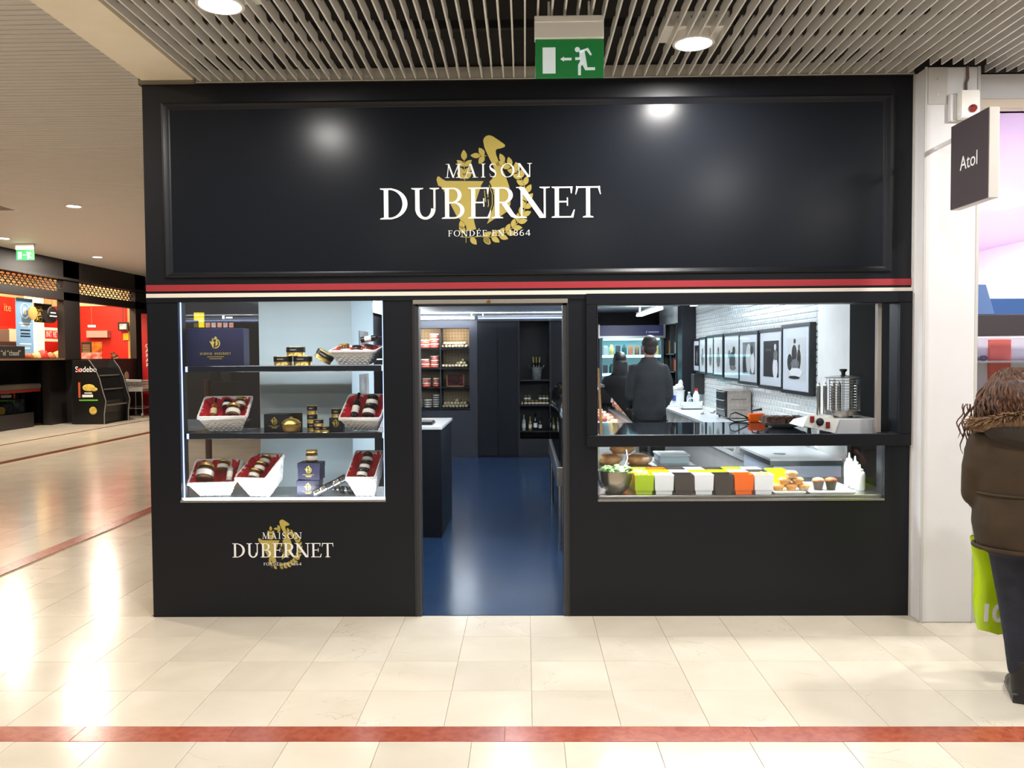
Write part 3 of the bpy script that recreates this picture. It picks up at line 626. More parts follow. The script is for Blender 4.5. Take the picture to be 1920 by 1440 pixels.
for j in range(45):
    for i in range(50):
        y = 1.515+TW*i + (TW/2 if j % 2 else 0); z = 0.01+TH*j
        if y+TW > 6.4: continue
        tl.add([(2.37, y+0.001, z+0.001), (2.37, y+TW-0.001, z+0.001), (2.37, y+TW-0.001, z+TH-0.001), (2.37, y+0.001, z+TH-0.001),
                (2.362, y+0.011, z+0.011), (2.362, y+TW-0.011, z+0.011), (2.362, y+TW-0.011, z+TH-0.011), (2.362, y+0.011, z+TH-0.011)],
               [(4, 7, 6, 5), (0, 4, 5, 1), (1, 5, 6, 2), (2, 6, 7, 3), (3, 7, 4, 0)])
tag(tl.build('tile_field', TILEW, wr), kind='stuff')
struct(MB().box(2.345, 2.372, 0.12, 0.84, 0, 2.33).build('wall_jamb', mat('jamb_charcoal', (13, 12, 12), 0.8, spec=0.08)))
struct(MB().box(-0.89, -0.80, 0.12, 0.56, 0, 2.33).build('wall_vitrine', NAVYIN))
struct(MB().box(-1.867, -1.215, 0.60, 1.44, 0, 2.33).build('wall_column', mat('column_white', (208, 226, 232), 0.55), bevel=0.003))
# posters on the side of the white column
for k, (y, z, h) in enumerate(((0.86, 1.62, 0.22), (0.86, 1.32, 0.2), (0.9, 1.06, 0.2))):
    t = tag(MB().box(-1.215, -1.211, y, y+0.34, z, z+h).build('poster', mat('poster_grey_%d' % k, (158, 156, 156), 0.5, noise=(9, (96, 92, 92)))), ['grey photo poster on the side of the white column, topmost', 'grey photo poster on the side of the white column, middle', 'grey photo poster on the side of the white column, lowest'][k], 'poster')
# ------------------------------------------------------------------ display window
LED = mat('led_white', (235, 245, 255), 0.5, emit=16.0, ecol=(225, 240, 255)); LEDB = mat('led_soft', (150, 180, 255), 0.5, emit=2.2, ecol=(170, 195, 255))
win1 = struct(MB().box(-2.182, -0.89, 0.012, 0.018, 0.745, 2.012).build('window_1', CLEAR))
MB().box(-2.19, -0.885, -0.004, 0.02, 0.733, 0.747).build('window_sill', STEEL, win1)
MB().box(-2.18, -0.892, 0.024, 0.036, 0.747, 0.757).build('led_strip', LED, win1)
for x in (-2.178, -0.897): MB().box(x-0.003, x+0.003, 0.03, 0.036, 0.757, 2.0).build('led_strip', LEDB, win1)
area('vitrine_bottom_led', (-1.535, 0.06, 0.768), 1.25, 0.02, 7.0, COOL, (PI-0.5, 0, 0))
area('vitrine_top_fill', (-1.535, 0.07, 2.0), 1.25, 0.04, 6.5, COOL, (math.radians(22), 0, 0))  # area light without a fixture, added to light the display from above
struct(MB().box(-2.34, -0.89, 0.02, 0.58, 0.66, 0.738).build('trim_7', mat('vitrine_base', (120, 126, 130), 0.25)))
GLSH = mat('shelf_navy', (24, 28, 36), 0.22)
sh_z = [1.595, 1.166]
for z, lb in zip(sh_z, ('upper dark shelf of the display window carrying the navy gift box', 'lower dark shelf of the display window carrying gold tins')):
    t = thing('display_shelf', lb, 'shelf', (-1.535, 0.27, z-0.038))
    MB().box(-0.635, 0.635, -0.20, 0.2, 0, 0.038).build('board', GLSH, t, bevel=0.002)
    for sx in (-1, 1): MB().box(sx*0.628-0.006, sx*0.628+0.006, -0.204, -0.2, 0.002, 0.036).build('led_tip', LEDB, t)
# ------------------------------------------------------------------ goods
NAVYBOX = mat('gift_box_navy', (27, 28, 58), 0.45); NAVYLID = mat('gift_box_lid', (28, 30, 66), 0.45); BLKBOX = mat('black_card', (24, 24, 34), 0.4)
LABELK = mat('tin_black_label', (20, 20, 24), 0.35); AMBER = mat('preserve_amber', (168, 112, 50), 0.3, noise=(40, (120, 70, 30)))
WHITEL = mat('white_label', (236, 234, 226), 0.5); LIDGOLD = mat('lid_gold', (206, 172, 96), 0.3, metal=0.8); LIDBLK = mat('lid_black', (26, 26, 28), 0.3)
PATE = mat('pate_brown', (112, 66, 44), 0.4, noise=(60, (150, 92, 66))); REDP = mat('red_tissue', (196, 24, 40), 0.6, bump=(40, 0.5))
WICK = mat('white_wicker', (236, 236, 234), 0.55, bump=(120, 0.2))
def gift_box(w, d, h, label, M, m1=NAVYBOX, k=0.00013, words=True, lid=True):
    t = thing('gift_box', label, 'box', M=M)
    MB().box(-w/2, w/2, 0, d, 0, h*0.72 if lid else h).build('body', m1, t, bevel=0.0015)
    if lid: MB().box(-w/2-0.002, w/2+0.002, -0.002, d+0.002, h*0.7, h).build('lid', m1, t, bevel=0.0015)
    e = bpy.data.objects.new('goose_emblem', EMB); COL.objects.link(e); e.parent = t; e.location = (0, -0.0032, h*0.62); e.scale = (k, 0.0008, k)
    if words:
        m = MB(); word = 'MAISON DUBERNET'; n = len(word); W = w*0.56; cw = W/n
        letters(m, [(c, -W/2+i*cw, -W/2+(i+0.85)*cw) for i, c in enumerate(word) if c != ' '], h*0.30, h*0.30+cw*1.1, -0.0036)
        for zz, ww in ((0.24, 0.3), (0.19, 0.22)): m.box(-w*ww/2, w*ww/2, -0.0036, -0.003, h*zz, h*zz+0.003)
        m.build('lettering', GOLD, t)
    return t
_tin = None
def tin(M, label, r=0.06, h=0.06, group=None):
    """round tin: gold body under a black printed sleeve"""
    t = thing('round_tin', label, 'tin', group=group, M=M @ Matrix.Diagonal((r/0.06, r/0.06, h/0.06, 1)))
    global _tin
    if _tin is None:
        a = MB().lathe([(0.056, 0), (0.06, 0.003), (0.058, 0.006), (0.058, 0.054), (0.06, 0.057), (0.058, 0.06), (0.054, 0.0575), (0.0001, 0.0575)], 20).mesh('body', GOLDM, smooth=35)
        b = MB().lathe([(0.0586, 0.026), (0.0606, 0.026), (0.0606, 0.0585), (0.0586, 0.0585)], 20, cap=False).mesh('sleeve', LABELK, smooth=35)
        _tin = (a, b)
        m = MB(); W = 0.044
        letters(m, [(c, -W/2+i*W/8, -W/2+(i+0.85)*W/8) for i, c in enumerate('DUBERNET')], 0.038, 0.045, -0.0614); _tin += (m.mesh('lettering', LETTER),)
    for me, n in zip(_tin, ('body', 'sleeve', 'lettering')):
        o = bpy.data.objects.new(n, me); COL.objects.link(o); o.parent = t
    return t
_jar = {}
def jar(M, label, kind='pate', s=1.0, group=None):
    """preserving jar: glass, contents, paper label, clamped lid"""
    t = thing('preserve_jar', label, 'jar', group=group, M=M @ Matrix.Diagonal((s, s, s, 1)))
    if kind not in _jar:
        cont = {'pate': PATE, 'amber': AMBER, 'dark': mat('confit_dark', (70, 36, 28), 0.4), 'red': mat('pepper_red', (150, 40, 28), 0.4)}[kind]
        lid = LIDGOLD if kind in ('amber', 'pate') else LIDBLK
        _jar[kind] = [('contents', MB().lathe([(0.036, 0.003), (0.038, 0.006), (0.038, 0.052), (0.03, 0.058), (0.0001, 0.058)], 18).mesh('contents', cont, smooth=40)),
                      ('glass', MB().lathe([(0.038, 0), (0.0405, 0.004), (0.0405, 0.054), (0.034, 0.064), (0.034, 0.068)], 18).mesh('glass', JARGLASS, smooth=40)),
                      ('lid', MB().lathe([(0.037, 0.064), (0.038, 0.066), (0.038, 0.078), (0.035, 0.081), (0.0001, 0.081)], 18).mesh('lid', lid, smooth=40)),
                      ('paper_label', MB().lathe([(0.0412, 0.014), (0.0415, 0.014), (0.0415, 0.042), (0.0412, 0.042)], 18, cap=False).mesh('paper_label', WHITEL, smooth=40))]
    for n, me in _jar[kind]:
        o = bpy.data.objects.new(n, me); COL.objects.link(o); o.parent = t
    return t
_bot = {}
def bottle(M, label, kind='wine', s=1.0, group=None, cat='bottle'):
    spec = {'wine': ((26, 28, 24), (30, 24, 26), WHITEL), 'gold': ((150, 120, 40), (210, 176, 90), WHITEL), 'champ': ((22, 34, 26), (206, 172, 96), WHITEL), 'pale': ((190, 196, 180), (180, 170, 120), WHITEL), 'cognac': ((130, 60, 22), (60, 26, 16), mat('cream_label', (226, 206, 160), 0.5))}[kind]
    t = thing('bottle', label, cat, group=group, M=M @ Matrix.Diagonal((s, s, s, 1)))
    if kind not in _bot:
        gm = mat('bottle_glass_'+kind, spec[0], 0.08, coat=0.5); cm = mat('bottle_foil_'+kind, spec[1], 0.3, metal=0.5)
        _bot[kind] = [('body', MB().lathe([(0.034, 0), (0.037, 0.004), (0.037, 0.17), (0.033, 0.19), (0.016, 0.215), (0.013, 0.225), (0.013, 0.25)], 18).mesh('body', gm, smooth=40)),
                      ('foil', MB().lathe([(0.0142, 0.222), (0.0142, 0.285), (0.016, 0.29), (0.016, 0.297), (0.0001, 0.299)], 14).mesh('foil', cm, smooth=40)),
                      ('paper_label', MB().lathe([(0.0373, 0.05), (0.0376, 0.05), (0.0376, 0.13), (0.0373, 0.13)], 18, cap=False).mesh('paper_label', spec[2], smooth=40))]
    for n, me in _bot[kind]:
        o = bpy.data.objects.new(n, me); COL.objects.link(o); o.parent = t
    return t
_bas = None
def basket(M, label):
    global _bas
    t = thing('wicker_basket', label, 'basket', M=M)
    if _bas is None:
        def loop(w, d, z, amp, ph, n=48):
            pts = []
            per = 2*(w+d)
            for k in range(n):
                s_ = per*k/n
                if s_ < w: x, y, nx, ny = -w/2+s_, -d/2, 0, -1
                elif s_ < w+d: x, y, nx, ny = w/2, -d/2+(s_-w), 1, 0
                elif s_ < 2*w+d: x, y, nx, ny = w/2-(s_-w-d), d/2, 0, 1
                else: x, y, nx, ny = -w/2, d/2-(s_-2*w-d), -1, 0
                a = amp*(1 if (k+ph) % 2 else -1)
                pts.append((x+nx*a, y+ny*a, z))
            return pts
        wv = MB(); H = 0.085
        for i in range(8):
            f = i/7.5; wv.tube(loop(0.195+0.10*f, 0.16+0.07*f, 0.006+H*f, 0.0035, i), 0.0062, 5, closed=True)
        rim = MB().tube(loop(0.30, 0.235, H+0.002, 0.001, 0), 0.009, 6, closed=True)
        st = MB()
        for k in range(12):
            p0, p1 = loop(0.195, 0.16, 0, 0, 0, 24)[2*k], loop(0.295, 0.23, H, 0, 0, 24)[2*k]; st.cyl(p0, p1, 0.004, n=5)
        base = MB().box(-0.098, 0.098, -0.08, 0.08, 0, 0.006)
        g = MB(); n = 12; vs = []
        for j in range(n+1):
            for i in range(n+1):
                u, v = i/n*2-1, j/n*2-1; e = max(abs(u), abs(v)); z = 0.03+0.062*e**3+random.uniform(-0.006, 0.006)
                f = 0.74+0.26*e; vs.append((u*0.142*f, v*0.11*f, z))
        g.add(vs, [(j*(n+1)+i, j*(n+1)+i+1, (j+1)*(n+1)+i+1, (j+1)*(n+1)+i) for j in range(n) for i in range(n)])
        _bas = [('weave', wv.mesh('weave', WICK, smooth=60)), ('rim', rim.mesh('rim', WICK, smooth=60)), ('stake', st.mesh('stake', WICK)), ('base', base.mesh('base', WICK)), ('red_tissue', g.mesh('red_tissue', REDP))]
    for n, me in _bas:
        o = bpy.data.objects.new(n, me); COL.objects.link(o); o.parent = t
    return t
def bmat(px, py_base, y, zshelf, tilt, rz, sx, sy=1.0, sz=1.0):
    p = atY(px, py_base, y); a = math.radians(tilt)
    return T(p.x, y, zshelf+0.085*sy*math.sin(a)+0.002) @ RZ(math.radians(rz)) @ RX(a) @ Matrix.Diagonal((sx, sy, sz, 1))
def inside(M, x, y, z, rx=0, ry=0, rz=0):
    """a place inside a basket, without the basket's own scale"""
    loc, rot, scl = M.decompose()
    return Matrix.Translation(M @ Vector((x, y, z))) @ rot.to_matrix().to_4x4() @ RZ(math.radians(rz)) @ RY(math.radians(ry)) @ RX(math.radians(rx))
Z1, Z2, Z0 = sh_z[0], sh_z[1], 0.738
# upper shelf
p = atY(405, 686, 0.14)
gift_box(0.365, 0.11, 0.243, 'large navy gift box with gold emblem standing on the upper display shelf', T(p.x, 0.14, Z1), k=0.000155*0.6, lid=False)
def tinp(px, z, y=0.16, r=0.06): return T(atY(px, 680, y).x, y, z)
tin(tinp(531, Z1), 'black and gold tin at the pyramid foot, next to the navy gift box')
tin(tinp(568, Z1), 'black and gold tin at the foot of the small pyramid, next to the leaning tin')
tin(tinp(555, Z1+0.06), 'black and gold tin on top of the small pyramid')
tin(tinp(604, Z1+0.033) @ RY(math.radians(32)), 'black and gold tin leaning on the pyramid, beside the basket of jars')
M = bmat(671, 684, 0.24, Z1, 8, -3, 1.0, 1.0, 1.05); basket(M, 'white wicker basket of jars with a bottle neck showing on the upper shelf')
G = 'jars in the basket on the upper shelf'
jar(inside(M, -0.075, -0.02, 0.05, -16, -6, 10), 'large preserve jar in the upper shelf basket, nearest the leaning tin', 'pate', 0.92)
jar(inside(M, 0.0, -0.02, 0.05, -16), 'small preserve jar in the middle of the upper shelf basket', 'dark', 0.80)
jar(inside(M, 0.074, -0.02, 0.05, -16, 6, -8), 'preserve jar in the upper shelf basket under the lying bottle', 'red', 0.88)
bottle(inside(M, 0.01, 0.075, 0.135, 0, 82, 0), 'dark bottle with pale neck lying across the upper shelf basket', 'wine', 0.55)
# middle shelf
M = bmat(428, 812, 0.24, Z2, 30, 8, 1.0, 1.0, 1.5); basket(M, 'white basket with cognac bottle and jars on the lower shelf, near the glass side')
bottle(inside(M, -0.075, -0.07, 0.065, -74, 0, 0), 'cognac bottle with cream label lying in a lower shelf basket', 'cognac', 0.56)
jar(inside(M, 0.055, -0.085, 0.075, -68), 'large preserve jar at the front of the cognac basket', 'pate', 1.1)
jar(inside(M, 0.0, 0.03, 0.07, -68), 'small dark jar behind the cognac bottle', 'dark', 0.75)
jar(inside(M, 0.085, 0.02, 0.075, -68), 'amber preserve jar at the back of the cognac basket', 'amber', 0.85)
p = atY(515, 812, 0.17)
gift_box(0.145, 0.13, 0.112, 'black square gift box with thin gold emblem on the lower shelf', T(p.x, 0.17, Z2) @ RZ(math.radians(-6)), BLKBOX, 0.00006, lid=False)
jt = thing('glass_terrine', 'gold lidded glass terrine beside the black gift box', 'jar', (atY(545, 812, 0.14).x+0.009, 0.125, Z2))
MB().lathe([(0.03, 0.0), (0.05, 0.004), (0.058, 0.02), (0.06, 0.045), (0.056, 0.052), (0.0001, 0.054)], 20).build('bowl', mat('amber_glass', (120, 92, 40), 0.1, coat=0.7), jt, smooth=40)
MB().lathe([(0.06, 0.053), (0.063, 0.058), (0.05, 0.075), (0.03, 0.086), (0.012, 0.09), (0.012, 0.098), (0.0001, 0.1)], 20).build('lid', GOLDM, jt, smooth=40)
tag(MB().box(0, 0.13, 0, 0.02, 0, 0.11).build('gold_backed_box', mat('dark_gold_card', (74, 58, 26), 0.3, metal=0.4), bevel=0.002, loc=(atY(530, 812, 0.3).x, 0.3, Z2)), 'dark gold flat box standing behind the glass terrine', 'box')
G = 'stacked small gold tins on the lower shelf'
for k in range(3): tin(T(atY(586, 812, 0.17).x, 0.17, Z2+0.056*k), ['small gold tin at the bottom of the tallest tin stack', 'small gold tin in the middle of the tallest tin stack', 'small gold tin on top of the tallest tin stack'][k], 0.033, 0.056)
for k in range(2): tin(T(atY(598, 812, 0.11).x, 0.105, Z2+0.041*k), ['tiny gold tin under another in the short two-tin stack', 'tiny gold tin topping the short two-tin stack'][k], 0.031, 0.041)
tin(T(atY(607, 812, 0.08).x+0.012, 0.075, Z2), 'tiny gold tin standing alone before the short stack', 0.024, 0.04)
p = atY(630, 812, 0.15)
gift_box(0.088, 0.07, 0.088, 'small black box with silver emblem carrying a tin on the lower shelf', T(p.x, 0.15, Z2), BLKBOX, 0.00006, words=False, lid=False)
tin(T(p.x, 0.185, Z2+0.0885), 'black and gold tin sitting on the small black box', 0.036, 0.058)
M = bmat(690, 812, 0.25, Z2, 33, -6, 0.9, 1.1, 1.4); basket(M, 'white basket with a wine bottle on the lower shelf, by the door side')
bottle(inside(M, -0.07, -0.06, 0.06, -72, 0, 0), 'wine bottle with white label in the lower shelf basket by the door side', 'wine', 0.66)
jar(inside(M, 0.05, -0.085, 0.08, -66), 'white labelled jar at the front of the wine basket', 'dark', 1.0)
jar(inside(M, 0.05, 0.005, 0.085, -60), 'dark jar at the back of the wine basket', 'dark', 0.95)
# window floor
M = bmat(410, 930, 0.275, Z0, 30, 7, 0.98, 1.05, 1.5); basket(M, 'white basket with two jars and red tissue on the window floor, near the glass side')
jar(inside(M, -0.06, -0.075, 0.085, -66), 'large jar with ribbon in the window floor basket near the glass side', 'pate', 1.35)
jar(inside(M, 0.04, 0.015, 0.085, -62), 'pale lidded jar at the back of the window floor basket', 'amber', 0.88)
bottle(inside(M, 0.10, -0.08, 0.08, -66), 'small bottle with pale label in the window floor basket', 'pale', 0.5)
M = bmat(500, 930, 0.245, Z0, 28, -12, 0.70, 1.15, 1.9); basket(M, 'narrow white basket of jars on the window floor between the navy boxes and a basket')
for k in range(3): jar(inside(M, 0.0, -0.095+0.068*k, 0.08, -60), ['front jar in the narrow window floor basket', 'middle jar in the narrow window floor basket', 'back jar in the narrow window floor basket'][k], 'pate', 0.82)
p = atY(578, 930, 0.16)
gift_box(0.145, 0.12, 0.108, 'navy gift box at the bottom of the stack on the window floor', T(p.x, 0.16, Z0) @ RZ(0.05), NAVYBOX, 0.00006)
gift_box(0.145, 0.12, 0.112, 'navy gift box on top of the stack on the window floor', T(p.x+0.004, 0.165, Z0+0.109) @ RZ(-0.04), NAVYBOX, 0.00006)
jar(T(p.x+0.01, 0.225, Z0+0.222), 'amber preserve jar standing on the stacked navy boxes', 'amber', 0.98)
def roll(px, py, L, rot, tilt, label, y, zoff=0.028):
    q = atY(px, py, y); M = T(q.x, y, Z0+zoff) @ RZ(rot) @ RY(tilt)
    t = thing('tin_tube', label, 'tube', M=M)
    for k in range(5): MB().lathe([(0.022, 0.0), (0.027, 0.003), (0.025, 0.008), (0.025, L/5-0.006), (0.027, L/5-0.002), (0.022, L/5)], 14, M=RY(PI/2) @ T(0, 0, k*L/5)).build('tin', [LIDBLK, CHROME][k % 2] if k else CHROME, t, smooth=40)
roll(588, 930, 0.23, 0.25, -0.45, 'tube of small silver and black tins propped up slanting on the window floor', 0.1)
roll(628, 930, 0.15, -0.35, 0.02, 'tube of small silver tins lying flat on the window floor', 0.3)
M = bmat(692, 930, 0.245, Z0, 30, -4, 0.62, 1.2, 2.0); basket(M, 'narrow white basket with stacked dark jars on the window floor, by the door side')
for k in range(3): jar(inside(M, 0.0, -0.095+0.066*k, 0.08, -60), ['front dark jar in the basket by the door side', 'middle dark jar in the basket by the door side', 'back dark jar in the basket by the door side'][k], 'dark', 0.82)
# ------------------------------------------------------------------ door
DOORF = mat('door_frame_grey', (44, 44, 47), 0.45); TRACK = mat('track_taupe', (132, 126, 116), 0.5)
door = struct(MB().box(-0.707, -0.665, 0.0, 0.1, 0, 2.003).box(0.235, 0.273, 0.0, 0.1, 0, 2.003).build('door_1', DOORF, bevel=0.003))
MB().box(-0.70, 0.268, -0.012, 0.06, 1.974, 2.001).build('header_track', TRACK, door, bevel=0.003)
MB().box(-0.685, 0.262, 0.0, 0.05, 1.962, 1.974).build('track_groove', BLACK, door)
MB().lathe([(0.012, 0), (0.012, 0.006), (0.007, 0.008), (0.0001, 0.008)], 14, M=T(-0.225, -0.012, 1.988) @ RX(PI/2)).build('lock', mat('brass', (130, 104, 60), 0.35, metal=0.8), door, smooth=40)
for x in (-0.706, 0.262): MB().box(x, x+0.011, -0.003, 0.0, 0, 1.97).build('edge_strip', mat('edge_dark', (30, 31, 36), 0.4), door)
for x in (-0.672, 0.238): MB().box(x, x+0.006, -0.002, 0.1, 0, 1.96).build('seal_strip', mat('edge_light', (62, 60, 58), 0.5), door)
# ------------------------------------------------------------------ serving hatch and lower pane
win2 = struct(MB().box(0.38, 2.392, -0.03, 0.0, 1.075, 1.148).box(0.38, 2.392, -0.03, 0.0, 1.962, 2.03).box(0.38, 0.446, -0.03, 0.0, 1.148, 1.962).box(2.315, 2.392, -0.03, 0.0, 1.148, 1.962).build('window_2', NAVY, bevel=0.003))
MB().box(0.446, 0.453, 0.0, 0.03, 1.15, 1.96).build('channel', mat('channel_grey', (150, 148, 150), 0.4, metal=0.5), win2)
MB().box(2.212, 2.236, 0.05, 0.09, 1.15, 1.96).build('channel', mat('channel_taupe', (150, 142, 134), 0.4, metal=0.3), win2)
win3 = struct(MB().box(0.452, 2.24, 0.02, 0.026, 0.735, 1.08).build('window_3', CLEAR))
MB().box(0.452, 2.24, -0.003, 0.03, 0.728, 0.74).build('window_sill', STEEL, win3)
# ------------------------------------------------------------------ lights of the shop
def batten(x0, x1, y0, y1, z, label, power, col=COOL, strength=LED, up=0.3):
    t = thing('led_batten', label, 'ceiling light', ((x0+x1)/2, (y0+y1)/2, z))
    hx, hy = (x1-x0)/2, (y1-y0)/2
    MB().box(-hx, hx, -hy, hy, 0.03, 0.05).build('housing', WHITEG, t)
    MB().box(-hx+0.004, hx-0.004, -hy+0.004, hy-0.004, 0.0, 0.02).build('tube', strength, t)
    for e in (-0.9, 0.9): MB().box((hx*e if hx > hy else 0)-0.008, (hx*e if hx > hy else 0)+0.008, (hy*e if hy > hx else 0)-0.008, (hy*e if hy > hx else 0)+0.008, 0.015, 2.335-z).build('clip', WHITEG, t)
    area('batten_light', (0, 0, -0.01), 2*hx, 2*hy, power, col, parent=t)
    area('batten_uplight', (0, 0, 0.055), 2*hx, 2*hy, power*up, col, (PI, 0, 0), parent=t)  # upward light added to brighten the shop ceiling
batten(1.55, 1.63, 4.6, 6.4, 2.18, 'slanting bright ceiling tube over the shop staff', 22, up=3.0)
batten(1.90, 1.96, 1.4, 4.4, 2.2, 'long ceiling tube along the white tiled wall', 9, up=0.6)
batten(-1.75, -0.80, 7.96, 8.01, 2.235, 'bright tube over the lit goods niche at the back', 14, up=1.2)
batten(-0.75, 0.9, 7.98, 8.02, 2.235, 'thin light strip over the dark cabinets at the back', 1.0, strength=LEDB, up=11.0)
batten(-0.2, -0.1, 0.7, 2.7, 2.15, 'unseen ceiling tube added over the blue shop floor', 14, up=3.0)  # kept hidden above the door opening, added to brighten the ceiling
batten(0.75, 0.85, 0.6, 2.0, 2.2, 'ceiling tube over the serving hatch', 17, up=2.5)
# trough light out of view, added to brighten the shop ceiling
cv = thing('cove_fill', 'unseen upward trough light added along the dark side wall of the shop', 'added fill light', (-2.27, 5.2, 1.55))
MB().box(-0.07, 0.06, -2.6, 2.6, 0, 0.05).build('trough', NAVYIN, cv); MB().box(-0.03, 0.02, -2.58, 2.58, 0.05, 0.06).build('tube', LED, cv)
area('cove_fill_up', (0.0, 0, 0.075), 0.05, 5.1, 330, COOL, (PI, math.radians(-12), 0), spread=2.4, parent=cv)
# ================================================================== BACK OF THE SHOP
YB = 8.14
BEIGE = mat('perforated_beige', (196, 176, 146), 0.6, noise=(3, (184, 162, 130)))
su = thing('goods_niche', 'lit wall niche with open shelves of red tins and sausages behind the counter', 'shelf unit', (-1.36, YB, 0))
cab = MB().box(-0.60, 0.59, 0, 0.42, 0, 0.77).box(-0.60, 0.59, 0, 0.42, 2.097, 2.33).box(0.46, 0.59, 0, 0.42, 0.77, 2.097).box(-0.60, -0.50, 0, 0.42, 0.77, 2.097).box(-0.017, 0.002, 0.02, 0.38, 0.77, 2.097)
cab.build('carcass', mat('niche_grey', (36, 37, 46), 0.5), su)
MB().box(-0.5, 0.46, 0.38, 0.4, 0.77, 2.097).build('back_panel', BEIGE, su)
mesh_w = MB()
for k in range(20): mesh_w.box(-0.5+0.05*k, -0.497+0.05*k, 0.372, 0.378, 0.8, 2.09)
for k in range(26): mesh_w.box(-0.5, 0.46, 0.372, 0.378, 0.8+0.05*k, 0.803+0.05*k)
tag(mesh_w.build('wire_grid', mat('wire_grey', (120, 108, 92), 0.5, metal=0.6), su), kind='stuff')
SHZ = [1.779, 1.461, 1.152, 0.807]
for z in SHZ:
    MB().box(-0.5, -0.017, 0.01, 0.37, z-0.028, z).build('shelf', NAVYIN, su)
    MB().box(0.002, 0.46, 0.01, 0.37, z-0.028, z).build('shelf', NAVYIN, su)
for k, x in enumerate((-1.65, -1.13)):
    area('niche_spot', (x, YB+0.05, 2.08), 0.3, 0.04, 2.4, (1.0, 0.86, 0.66), (math.radians(25), 0, 0))
TINR = mat('tin_red', (196, 44, 34), 0.35); TINW = mat('tin_white', (240, 228, 214), 0.4)
_rt = {}
def red_tin(x, z, w, h, label, group, dark=False):
    key = (dark,)
    if key not in _rt:
        a = MB().lathe([(0.46, 0), (0.5, 0.04), (0.5, 0.62), (0.46, 0.68)], 16).mesh('body', mat('jar_dark', (34, 26, 24), 0.3) if dark else TINR, smooth=40)
        b = MB().lathe([(0.47, 0.66), (0.51, 0.70), (0.51, 0.94), (0.47, 1.0), (0.0001, 1.0)], 16).mesh('lid', TINW, smooth=40)
        c_ = MB().lathe([(0.503, 0.2), (0.508, 0.2), (0.508, 0.46), (0.503, 0.46)], 16, cap=False).mesh('label_band', mat('tin_band', (226, 150, 120), 0.5) if not dark else WHITEL, smooth=40)
        _rt[key] = (a, b, c_)
    t = thing('preserve_tin', label, 'tin', group=group, M=T(x, YB+0.12, z) @ Matrix.Diagonal((w, w, h, 1)))
    for n, me in zip(('body', 'lid', 'label_band'), _rt[key]):
        o = bpy.data.objects.new(n, me); COL.objects.link(o); o.parent = t
def XB(px): return atY(px, 700, YB+0.12).x
nm = ['top', 'second', 'third', 'bottom']
for r_, stacks in enumerate(([(781, 1, .12, .085), (797.5, 2, .16, .067), (815.8, 3, .146, .077)], [(798, 2, .155, .07), (815.8, 3, .146, .064)], [(780.5, 3, .1, .075), (799.5, 2, .135, .07), (817.8, 2, .105, .07)], [(785.5, 2, .105, .072), (802.5, 2, .125, .07), (817.8, 3, .108, .072)])):
    for si, (px_, n, w_, h_) in enumerate(stacks):
        for k in range(n):
            wh = ('narrow ' if (r_, si) == (2, 2) else 'wide ' if (r_, si) == (3, 1) else '')+('single', 'two-high stack', 'three-high stack')[n-1]
            lv = '' if n == 1 else ('bottom' if k == 0 else 'top' if k == n-1 else 'middle')+' of the '
            lb = ('dark jar with pale lid, %s%s on the bottom niche shelf' if r_ == 3 else 'red tin with white lid, %s%s on the '+nm[r_]+' niche shelf') % (lv, wh)
            red_tin(XB(px_), SHZ[r_]+h_*k, w_, h_, lb, 'goods on the %s niche shelf' % nm[r_], r_ == 3)
SAUS = mat('sausage_pale', (222, 206, 170), 0.6, noise=(30, (196, 176, 140)))
saus = MB().lathe([(0.008, 0), (0.02, 0.004), (0.026, 0.016), (0.0265, 0.23), (0.02, 0.252), (0.008, 0.256)], 10, M=RX(-PI/2)).mesh('sausage', SAUS, smooth=50)
def sausage(x, z, r_): tag_o = bpy.data.objects.new('dry_sausage', saus); COL.objects.link(tag_o); tag_o.location = (x, YB+0.06+random.uniform(0, 0.03), z); tag(tag_o, 'pale dry sausage in the pile on the %s niche shelf' % nm[r_], 'sausage', 'sausages on the %s niche shelf' % nm[r_])
x0 = XB(831.5)
for k in range(8): sausage(x0+0.0535*k, SHZ[0]+0.027, 0)
for k in range(7): sausage(x0+0.0268+0.0535*k, SHZ[0]+0.073, 0)
for k in range(8): sausage(x0+0.0535*k, SHZ[1]+0.027, 1)
for k in range(4, 7): sausage(x0+0.0268+0.0535*k, SHZ[1]+0.073, 1)
sausage(x0+0.0535*6, SHZ[1]+0.119, 1)
for k in range(8): sausage(x0+0.0535*k, SHZ[3]+0.027, 3)
for k in range(7): sausage(x0+0.0268+0.0535*k, SHZ[3]+0.073, 3)
sausage(x0+0.0535*4, SHZ[3]+0.119, 3)
p = atY(854, 724, YB+0.1)
gc = thing('gift_crate', 'dark red glazed gift crate between the sausage shelves', 'crate', (p.x, YB+0.1, SHZ[2]))
MB().box(-0.135, 0.135, 0, 0.03, 0, 0.19).build('panel', mat('crate_red', (70, 16, 14), 0.25, noise=(12, (30, 8, 8))), gc)
MB().box(-0.14, 0.14, -0.01, 0.04, 0, 0.014).box(-0.14, -0.128, -0.01, 0.04, 0, 0.19).box(0.128, 0.14, -0.01, 0.04, 0, 0.19).build('frame', mat('crate_wood', (168, 104, 70), 0.4), gc)
